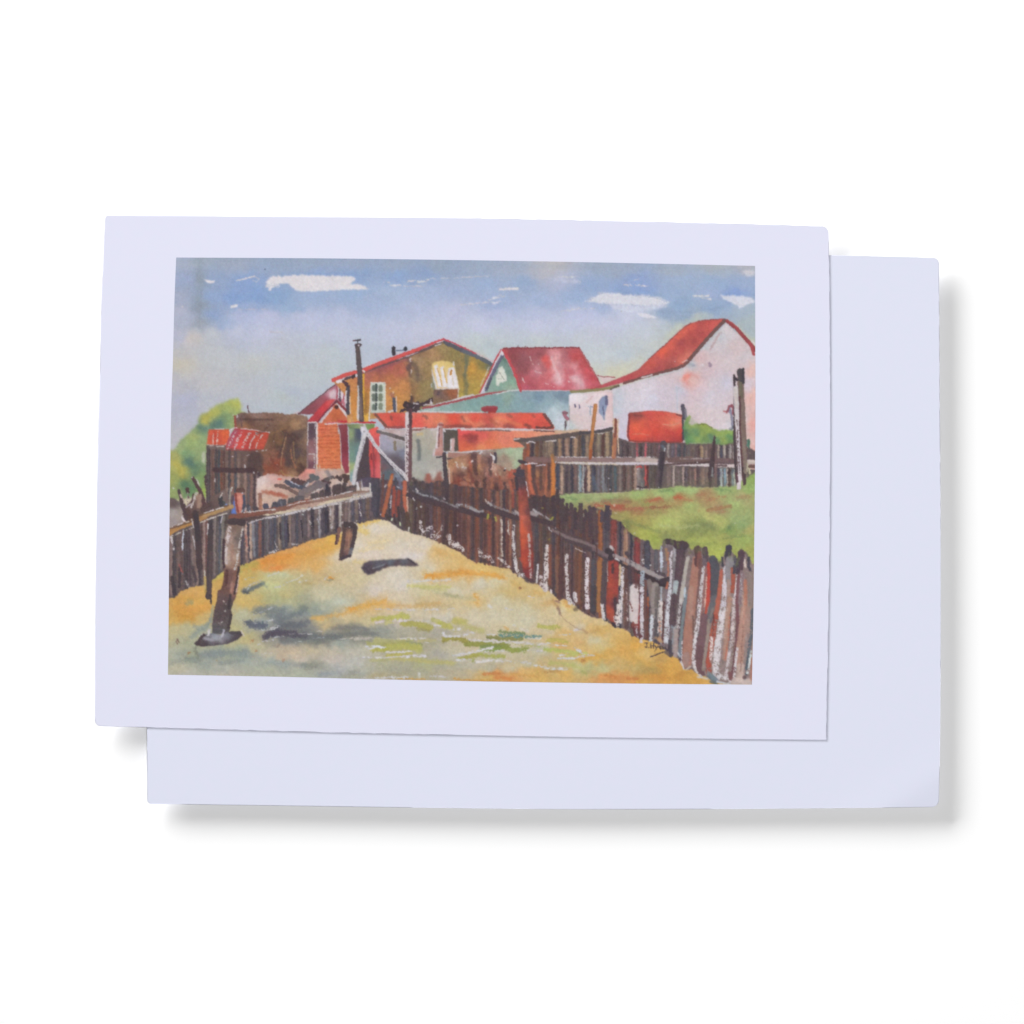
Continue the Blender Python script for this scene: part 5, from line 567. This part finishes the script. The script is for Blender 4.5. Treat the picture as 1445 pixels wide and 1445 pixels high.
    # right-most big palings
    LS("3.4/4:D4CCD4;d.08:948,779 946,790 948,808 946,822|5/7:D0D0D8;d.1:946,822 944,845 942,870 940,905|4.5:C8D0E0;d.2:933,780 934,800|4:A0785C:940,775 942,790|10/11:54424A:959,770 959,785 958,805 957,822|8:685058;a.7;d.35:962,790 960,815|8:44383C:942,764 952,766|12:48383E:956,769 966,770|7:A8B4B8:954,822 952,838|9/10:58464C:952,842 950,860 949,880|4:8C98A0;a.9;d.3:948,884 950,900 947,918|5:444048;a.9:945,905 947,925|6:A89490;a.9:954,890 954,910 953,925|5/6:B4ACA4:971,787 967,805 964,825 961,850|5/4:CCC4C4;d.2:961,845 958,870 957,885|4/5:708090;a.9:968,840 964,870 961,900 959,925|3:C8DCE8;a.9:967,830 966,842|4:788488;a.9:966,850 963,880 960,915|2.4:D8D8DC;d.1:956,920 960,928", w=.6)
    LS("13/14:A87464:984,790 981,815 977,840 974,870 971,900 969,935|9:583C40:984,774 985,785 984,795|6:94584C;a.7:987,780 986,800|6/5:70504E;a.9;s.8:989,790 988,820 985,850 983,885|7:B08878;a.7;s1.2:976,830 974,870|10:A08078;a.8;s1:969,925 967,938|2:DCD4D8;d.1:963,905 961,935 965,944|3:70544E;a.8:978,870 979,900|8:54464E:995,775 996,790|5:6C5C64:994,790 994,800|5/6.5:D4CCD0;d.12:993,801 991,820 988,845 987,860|6.5/6:DCD4D8;d.1:987,860 985,880 981,905 979,930 982,945|3.4:94605C;a.8:996,800 993,840 989,880|7/6:C0443A:1001,796 1001,815 1000,835 998,852|4.5/3:C44C3C:998,850 996,866|2.5:E0B0A0;d.15:997,815 996,840 994,856|2:8C3430;a.8:1003,800 1003,830", w=.6)
    LS("12/12:505058:1006,790 1009,800 1008,825 1009,850|12/9:64646A:1009,845 1005,862 1000,875|10/12:74545A:994,870 992,890 988,910 987,930|9:6C4C50:988,915 986,938 990,950|4:9C8C80;a.8:1000,875 999,895 995,920 992,945|5:8C7C74;a.7;s1:1006,860 1003,870|5/7:B8604C:1018,805 1016,830 1013,850 1010,870|8/8:B0503F;d.02:1010,870 1006,895 1003,915 1000,930 1000,948|6/8:D8D0DA;d.08:1023,801 1024,815 1022,840 1020,860|9/10:DCD4D8;d.05:1020,860 1017,885 1013,910 1010,940 1011,956|5:E8D8D4;d.3:1004,900 1003,930|8:5C6C7C;a.8;s1:1002,955 1010,960|6:748890;a.8;s1:1000,950 1008,958", w=.6)
    LS("9/9:403C48:1028,773 1027,785 1029,795|12:8C868A:1030,790 1029,805 1030,820|10:848084;a.7;s1:1032,800 1036,795|6/5:A85444:1034,803 1035,820 1033,835|5:B09084;a.9:1028,820 1029,850|7/7:B08876:1030,845 1027,870 1025,900 1023,930|3:C86C54;a.7;d.2:1030,870 1028,900 1024,930|4:E0C4BC;a.5;d.3:1026,860 1022,900|3:42404A:1019,787 1020,798|4:54505A:1037,786 1038,800|4:484450:1036,800 1036,808|10/8:54404A:1046,780 1045,795 1044,808|6:4C3C48:1042,790 1041,808|3/5:DCD0D4;d.15:1040,812 1039,830 1036,845|5/6:D8C8C8;d.3:1036,845 1035,870 1033,895 1032,910|5/5:D0C4C8;d.3:1031,910 1028,930 1025,948 1024,958|5:7C4E54:1043,812 1040,850 1041,880 1040,900|5/5:70484E:1041,880 1040,905 1037,930 1034,955|3:DCCCC0:1051,790 1052,800|4:484450:1056,787 1057,800 1060,810", w=.6)
    LS("9:94807A:1066,800 1067,880 1066,962|7:A88478:1064,905 1064,960", w=.8)
    LS("6:8C7478;a.95:1047,808 1046,830 1044,850|3:D0C4CC;d.35:1046,810 1045,840|5:B8745C;a.9:1052,820 1052,850 1051,870|11/12:B48878;a.95;s.8:1051,860 1048,885 1045,910 1043,935|3:DCBCB0;a.6;d.35:1048,830 1048,870|4:D89880;a.5;d.3:1050,840 1050,880|8:8C7A74:1059,810 1060,840 1061,870|9:A88478;a.8;s1:1057,860 1054,890|5/5:5C646E;d.05:1062,860 1061,890 1058,910 1055,935|4:505C68;d.1:1055,930 1053,950 1051,958|4:DCD4D8;d.1:1040,915 1038,935 1036,955|3.4:E0E8E8;d.05:1060,920 1057,940 1055,950|5:B07868;a.9:1062,930 1060,960|10:C8ACA0;a.9;s1:1045,940 1044,958|12:D8C4BC;a.7;s1.2:1036,962 1056,964|6:DCD4D8;d.3:1014,952 1025,958 1030,962|5:6C5054;a.8:1050,956|5:7C4C50;a.9:1030,950 1031,958|3:D8E0E8;a.8:1012,962 1030,966|4:58686C;a.8;s1:1003,962 1012,966", w=.6)
    LS("2.4:E4DCDC:965,944 962,936|3:DCD4D0;d.2:978,938 984,950 990,955|3:DCD8D0;a.8;s1:985,955 998,958|2.4:D8C8B8;a.8:968,945 975,940", w=.5)
    # broken dark brushwork between the palings
    for k in range(46):
        x = R.uniform(600, 1058); yt = poly_y(top, x); yb = poly_y(bot, x)
        if 728 < x < 755: continue
        lean = -10 * max(0, (x - 950) / 110.0); s0 = R.uniform(.05, .75); s1 = min(.97, s0 + R.uniform(.12, .35))
        h_ = yb - yt
        L([(x + lean * s0, yt + h_ * s0), (x + lean * s1, yt + h_ * s1)], [R.uniform(1.2, 2.4), R.uniform(.8, 2.8)],
          R.choice(['3C3036', '4A2E2C', '40363E', '5A3630']), R.uniform(.45, .8), .7, 1.2, dry=R.uniform(0, .3), rim=0)
    for k in range(26):
        x = R.uniform(870, 1058); y = poly_y(top, x) + R.uniform(-4, 4)
        L([(x, y), (x + R.uniform(-3, 3), y + R.uniform(4, 9))], R.uniform(2, 4), R.choice(['5C6440', '6C7446', '4A4A44', '464048']), R.uniform(.35, .65), 1, 1.5, rim=0)
    # signature
    K = '3E343C'
    LS("1.4:%s;a.8:909.5,907.5 914,907|1.5:%s;a.9:912.5,907.5 913,911 912.5,914 910.5,913|1.5:%s;a.9:915.3,913.7|1.7:%s;a.9:918.5,908 918.8,914.5|1.7:%s;a.9:922.3,907.8 922.3,914.5|1.4:%s;a.9:918.8,911.5 922.3,911|1.3:%s;a.9:924,911 926,914|1.3:%s;a.9:928.5,911.5 926,915.5 924,919|1.6:%s;a.85:929.5,913 931,912 931.5,915.5|1.6:%s;a.85:932,912.5 932.5,916.5|2.2:%s;a.85:934.5,912.5 935,915.5 938,914.5|2:%s;a.85:939,914 940.5,916|2.6:%s;a.85:944,911.5 943.5,916 942,918|1.4:%s;a.9:918,927 926,924 932,921.5 938,919.5" % ((K,) * 14), w=.25, gran=.05, rim=0)
    LS("5:4C4450;a.75;s1:940,921 944,923|3:4C4454;a.7:945,918 949,922", w=.8)
    # printed grain
    g1 = np.random.RandomState(77)
    lum = g1.randn(CH, CW, 1).astype(np.float32); chrom = g1.randn(CH, CW, 3).astype(np.float32)
    lum[..., 0] = blur(lum[..., 0], .8)
    for k in range(3): chrom[..., k] = blur(chrom[..., k], .8)
    # pooled pigment: slow warm / cool drift and paper tooth
    CAN = CAN * (1 + BLOT[..., None] * .025 + GRAN[..., None] * .02)
    CAN[..., 0] += NX * .008; CAN[..., 2] -= NX * .008; CAN[..., 1] += NY * .004
    for k in range(3): CAN[..., k] = blur(CAN[..., k], 1.0) * .82 + blur(CAN[..., k], 3.2) * .18
    lumc = CAN @ np.array([.3, .59, .11], np.float32)
    CAN[:] = lumc[..., None] + (CAN - lumc[..., None]) * .92
    CAN[:] = CAN * .915 + np.array([.066, .060, .062], np.float32)
    return np.clip(CAN + lum * .018 + chrom * .02, .02, 1)
# ------------------------------------------------------------------ helpers for the sheets
def W(x, y, z=0.0):
    """photograph pixel on the table -> scene metres"""
    return ((x - 722.5) * PX, (722.5 - y) * PX, z * PX)

def edge_fn(line, axis):
    q = pts(line)
    a = np.array([p[axis] for p in q]); b = np.array([p[1 - axis] for p in q])
    m = np.gradient(b, a) if len(a) > 2 else np.full(len(a), (b[-1] - b[0]) / (a[-1] - a[0]))
    def f(t):                                      # smooth (cubic Hermite) through the measured points
        x = a[0] + (a[-1] - a[0]) * t
        k = np.clip(np.searchsorted(a, x, side='right') - 1, 0, len(a) - 2)
        h = a[k + 1] - a[k]; s = (x - a[k]) / h
        y = ((1 + 2 * s) * (1 - s) ** 2 * b[k] + s * (1 - s) ** 2 * h * m[k]
             + s * s * (3 - 2 * s) * b[k + 1] + s * s * (s - 1) * h * m[k + 1])
        return x, y
    return f

def coons(top, bottom, left, right):
    T, B = edge_fn(top, 0), edge_fn(bottom, 0); Lf, Rf = edge_fn(left, 1), edge_fn(right, 1)
    def f(u, v):
        tx, ty = T(u); bx, by = B(u); ly, lx = Lf(v); ry, rx = Rf(v)
        c = [(T(i)[0], T(i)[1]) for i in (0, 1)] + [(B(i)[0], B(i)[1]) for i in (0, 1)]
        bil = lambda k: (1 - u) * (1 - v) * c[0][k] + u * (1 - v) * c[1][k] + (1 - u) * v * c[2][k] + u * v * c[3][k]
        return ((1 - v) * tx + v * bx + (1 - u) * lx + u * rx - bil(0),
                (1 - v) * ty + v * by + (1 - u) * ly + u * ry - bil(1))
    return f

def spaced(n, length, r):
    """0..1 parameters, dense near both ends so that rounded corners resolve"""
    e = np.array([0, .02, .06, .13, .22, .34, .5, .7, .9, 1.15, 1.6]) * r / length
    return np.concatenate([e, np.linspace(e[-1], 1 - e[-1], n)[1:-1], 1 - e[::-1]])

def sheet_mesh(name, f, W_, H_, radii, zbot, thick, zfun, inset=0.2, n=(90, 70), clear=None):
    """a solid sheet: top grid, side wall with softened rim, flat bottom"""
    rmax = 10
    us, vs = spaced(n[0], W_, rmax), spaced(n[1], H_, rmax)
    nu, nv = len(us), len(vs)
    rTL, rTR, rBR, rBL = radii
    def corner(d, r):
        return r - math.sqrt(max(0, r * r - (r - d) ** 2)) if d < r else 0.0
    grid = np.zeros((nv, nu, 2))
    for j, v in enumerate(vs):
        dt, db = v * H_, (1 - v) * H_
        il = max(corner(dt, rTL), corner(db, rBL)) / W_
        ir = max(corner(dt, rTR), corner(db, rBR)) / W_
        for i, u in enumerate(us):
            x, y = f(il + (1 - il - ir) * u, v)
            grid[j, i] = (x, y)
    cx, cy = grid[..., 0].mean(), grid[..., 1].mean()
    bm = bmesh.new()
    def ring_in(x, y, d):
        dx, dy = cx - x, cy - y; l = math.hypot(dx, dy)
        sx = d if abs(dx) > 1 else 0
        return x + math.copysign(min(d, abs(dx)), dx), y + math.copysign(min(d, abs(dy)), dy)
    def is_edge(j, i): return j in (0, nv - 1) or i in (0, nu - 1)
    top = [[None] * nu for _ in range(nv)]; bot = [[None] * nu for _ in range(nv)]
    for j in range(nv):
        for i in range(nu):
            x, y = grid[j, i]; ex = is_edge(j, i)
            zt = zbot + thick + zfun(x, y); zb = zbot + (zfun(x, y) if clear is None else clear(x, y))
            xi, yi = ring_in(x, y, inset) if ex else (x, y)
            top[j][i] = bm.verts.new(W(xi, yi, zt))
            bot[j][i] = bm.verts.new(W(xi, yi, zb))
    for j in range(nv - 1):
        for i in range(nu - 1):
            bm.faces.new((top[j][i], top[j + 1][i], top[j + 1][i + 1], top[j][i + 1]))
            bm.faces.new((bot[j][i], bot[j][i + 1], bot[j + 1][i + 1], bot[j + 1][i]))
    loop = [(0, i) for i in range(nu)] + [(j, nu - 1) for j in range(1, nv)] + \
           [(nv - 1, i) for i in range(nu - 2, -1, -1)] + [(j, 0) for j in range(nv - 2, 0, -1)]
    mids = []
    for j, i in loop:
        x, y = grid[j, i]; zt = top[j][i].co.z; zb = bot[j][i].co.z
        X, Y, _ = W(x, y)
        mids.append((bm.verts.new((X, Y, zt - (zt - zb) * .18)), bm.verts.new((X, Y, zb + (zt - zb) * .18))))
    m = len(loop)
    for k in range(m):
        a, b = loop[k], loop[(k + 1) % m]; ma, mb = mids[k], mids[(k + 1) % m]
        bm.faces.new((top[a[0]][a[1]], top[b[0]][b[1]], mb[0], ma[0]))
        bm.faces.new((ma[0], mb[0], mb[1], ma[1]))
        bm.faces.new((ma[1], mb[1], bot[b[0]][b[1]], bot[a[0]][a[1]]))
    bmesh.ops.remove_doubles(bm, verts=bm.verts, dist=1e-7)
    bmesh.ops.recalc_face_normals(bm, faces=bm.faces)
    me = bpy.data.meshes.new(name); bm.to_mesh(me); bm.free()
    for p in me.polygons: p.use_smooth = abs(p.normal.z) > .9
    return me

def link(name, me, mat, parent=None, **props):
    o = bpy.data.objects.new(name, me); scene.collection.objects.link(o)
    if mat: me.materials.append(mat)
    if parent: o.parent = parent
    for k, v in props.items(): o[k] = v
    return o

def paper_material(name, rgb, tint, bump=0.05):
    m = bpy.data.materials.new(name); m.use_nodes = True
    nt = m.node_tree; b = nt.nodes["Principled BSDF"]
    b.inputs["Roughness"].default_value = .75
    b.inputs["Specular IOR Level"].default_value = .12
    tc = nt.nodes.new("ShaderNodeTexCoord")
    # fine paper fibre
    n1 = nt.nodes.new("ShaderNodeTexNoise"); n1.inputs["Scale"].default_value = 900; n1.inputs["Detail"].default_value = 4
    n2 = nt.nodes.new("ShaderNodeTexNoise"); n2.inputs["Scale"].default_value = 260; n2.inputs["Detail"].default_value = 3
    for n in (n1, n2): nt.links.new(tc.outputs["Object"], n.inputs["Vector"])
    mx = nt.nodes.new("ShaderNodeMix"); mx.data_type = 'RGBA'
    mx.inputs["A"].default_value = (*rgb, 1); mx.inputs["B"].default_value = (*tint, 1)
    rp = nt.nodes.new("ShaderNodeMapRange")
    rp.inputs["From Min"].default_value = .35; rp.inputs["From Max"].default_value = .65
    nt.links.new(n2.outputs["Fac"], rp.inputs["Value"]); nt.links.new(rp.outputs["Result"], mx.inputs["Factor"])
    nt.links.new(mx.outputs["Result"], b.inputs["Base Color"])
    bp = nt.nodes.new("ShaderNodeBump"); bp.inputs["Strength"].default_value = bump; bp.inputs["Distance"].default_value = .0001
    nt.links.new(n1.outputs["Fac"], bp.inputs["Height"]); nt.links.new(bp.outputs["Normal"], b.inputs["Normal"])
    return m

# ------------------------------------------------------------------ the white table / paper sweep
gm = bpy.data.materials.new("white_table"); gm.use_nodes = True
gb = gm.node_tree.nodes["Principled BSDF"]
gb.inputs["Base Color"].default_value = (.985, .985, .985, 1)
gb.inputs["Roughness"].default_value = .9; gb.inputs["Specular IOR Level"].default_value = 0.0
bm = bmesh.new()
v = [bm.verts.new(c) for c in ((-30, -30, 0), (30, -30, 0), (30, 30, 0), (-30, 30, 0))]
bm.faces.new(v); gme = bpy.data.meshes.new("ground"); bm.to_mesh(gme); bm.free()
link("ground", gme, gm, kind="structure")

# ------------------------------------------------------------------ the blank envelope underneath
def bump2(d, w): return math.exp(-(d / w) ** 2)
def env_z(x, y):
    # bent lower right corner + faint waves near the bottom edge
    d = (x - 1325) * .53 + (y - 1139) * .85        # distance along the corner diagonal
    sp = lambda t, w: w * math.log1p(math.exp(min(30.0, t / w)))      # soft hinge
    z = .012 * sp(d + 80, 8) - .050 * sp(d + 37, 4)
    z += .10 * bump2(y - 1148, 40) * math.sin((x - 500) / 95.0) * (1 if y > 1060 else 0)
    return z
env_f = coons("212,338 690,348 1170,360 1325,364", "208,1134.5 350,1136.5 600,1140 800,1142 1000,1141.8 1200,1140.3 1325,1139",
              "338,212 700,209 1030,207.6 1134.5,208".replace('338,212', '212,338').replace('700,209', '209,700').replace('1030,207.6', '207.6,1030').replace('1134.5,208', '208,1134.5'),
              "1325,364 1325.7,450 1326.2,550 1327,650 1327.6,750 1327.7,900 1327.2,1010 1325,1139")
def env_under(x, y):
    # flat upper face, belly below added to detach the rim's shadow: only the middle touches the table
    d = min(x - 209, 1326 - x, y - 350, 1139 - y)
    t = min(1.0, max(0.0, (d - 35) / 110.0)); t = t * t * (3 - 2 * t)
    return (HE - 1.0) * (1 - t) + env_z(x, y) * (1 - t)
env_mat = paper_material("envelope_paper", (.692, .716, .836), (.702, .713, .839))
env = link("envelope", sheet_mesh("envelope", env_f, 1117, 790, (6, 8, 10, 6), 0.0, HE, env_z, clear=env_under), env_mat)
env["label"] = "plain blank pale blue-white envelope lying under the printed card, shifted to the lower right"
env["category"] = "envelope"

# ------------------------------------------------------------------ the printed card on top
card_f = coons("149,304.2 270,304.8 400,305.8 650,307.7 900,312.5 1050,316 1169,319.6",
               "134.2,1024.5 300,1029 400,1031.9 550,1035.4 700,1038.2 800,1040 1000,1042.5 1166,1044.2",
               "149,304.2 146.2,365 143.1,440 141.6,515 139.5,590 138.1,650 136.3,760 134.9,860 134.4,930 134.2,1024.5",
               "1169,319.6 1170.6,400 1171.4,500 1171.6,640 1170.2,800 1168.2,920 1166,1044.2")
card_mat = paper_material("card_paper", (.708, .720, .850), (.718, .716, .850))
card = link("greeting_card", sheet_mesh("greeting_card", card_f, 1027, 722, (4, 9.5, 1.0, 8), HE + .15, HC, lambda x, y: 0.0), card_mat)
card["label"] = "white bordered card with a printed watercolour of red-roofed houses, lying on the blank envelope"
card["category"] = "card"

# printed picture: fine mesh carrying the painted colours
LIGHT = 1.10                                     # what a surface of albedo 1 renders at
def picture_mesh():
    f = coons("248.6,363.4 440,364.4 650,367 860,370.6 1065.4,375.2", "237,952 390,954.8 540,958.6 690,961.6 830,963.7 970,965.3 1061,966",
              "248.6,363.4 246,430 243.7,520 241.8,570 240.2,660 238.8,770 238,870 237,952",
              "1065.4,375.2 1065.6,450 1066,560 1065.3,670 1064.2,770 1063,870 1061,966")
    nu, nv = 1180, 850
    u, v = np.meshgrid(np.linspace(0, 1, nu), np.linspace(0, 1, nv))
    x, y = f(u, v)
    im = paint()
    ix = np.clip((x - CX0) * SS - .5, 0, CW - 1.01); iy = np.clip((y - CY0) * SS - .5, 0, CH - 1.01)
    xi = ix.astype(int); yi = iy.astype(int); fx = (ix - xi)[..., None]; fy = (iy - yi)[..., None]
    c = (im[yi, xi] * (1 - fx) + im[yi, xi + 1] * fx) * (1 - fy) + (im[yi + 1, xi] * (1 - fx) + im[yi + 1, xi + 1] * fx) * fy
    lin = np.where(c <= .04045, c / 12.92, ((c + .055) / 1.055) ** 2.4)
    lin = np.clip(lin / LIGHT, 0, 1)
    z = np.full(x.shape, (HE + .15 + HC + .08) * PX)
    co = np.stack([(x - 722.5) * PX, (722.5 - y) * PX, z], -1).reshape(-1, 3).astype(np.float32)
    idx = np.arange(nu * nv).reshape(nv, nu)
    q = np.stack([idx[:-1, :-1], idx[1:, :-1], idx[1:, 1:], idx[:-1, 1:]], -1).reshape(-1, 4).astype(np.int32)
    me = bpy.data.meshes.new("printed_picture")
    me.vertices.add(len(co)); me.vertices.foreach_set("co", co.ravel())
    me.loops.add(q.size); me.loops.foreach_set("vertex_index", q.ravel())
    me.polygons.add(len(q)); me.polygons.foreach_set("loop_start", (np.arange(len(q)) * 4).astype(np.int32))
    me.update(calc_edges=True)
    at = me.color_attributes.new("pigment", 'FLOAT_COLOR', 'POINT')
    rgba = np.ones((nu * nv, 4), np.float32); rgba[:, :3] = lin.reshape(-1, 3)
    at.data.foreach_set("color", rgba.ravel())
    return me
pm = bpy.data.materials.new("printed_watercolour"); pm.use_nodes = True
pn = pm.node_tree; pb = pn.nodes["Principled BSDF"]
pb.inputs["Roughness"].default_value = .75; pb.inputs["Specular IOR Level"].default_value = .12
pa = pn.nodes.new("ShaderNodeAttribute"); pa.attribute_name = "pigment"
pn.links.new(pa.outputs["Color"], pb.inputs["Base Color"])
link("printed_picture", picture_mesh(), pm, parent=card)
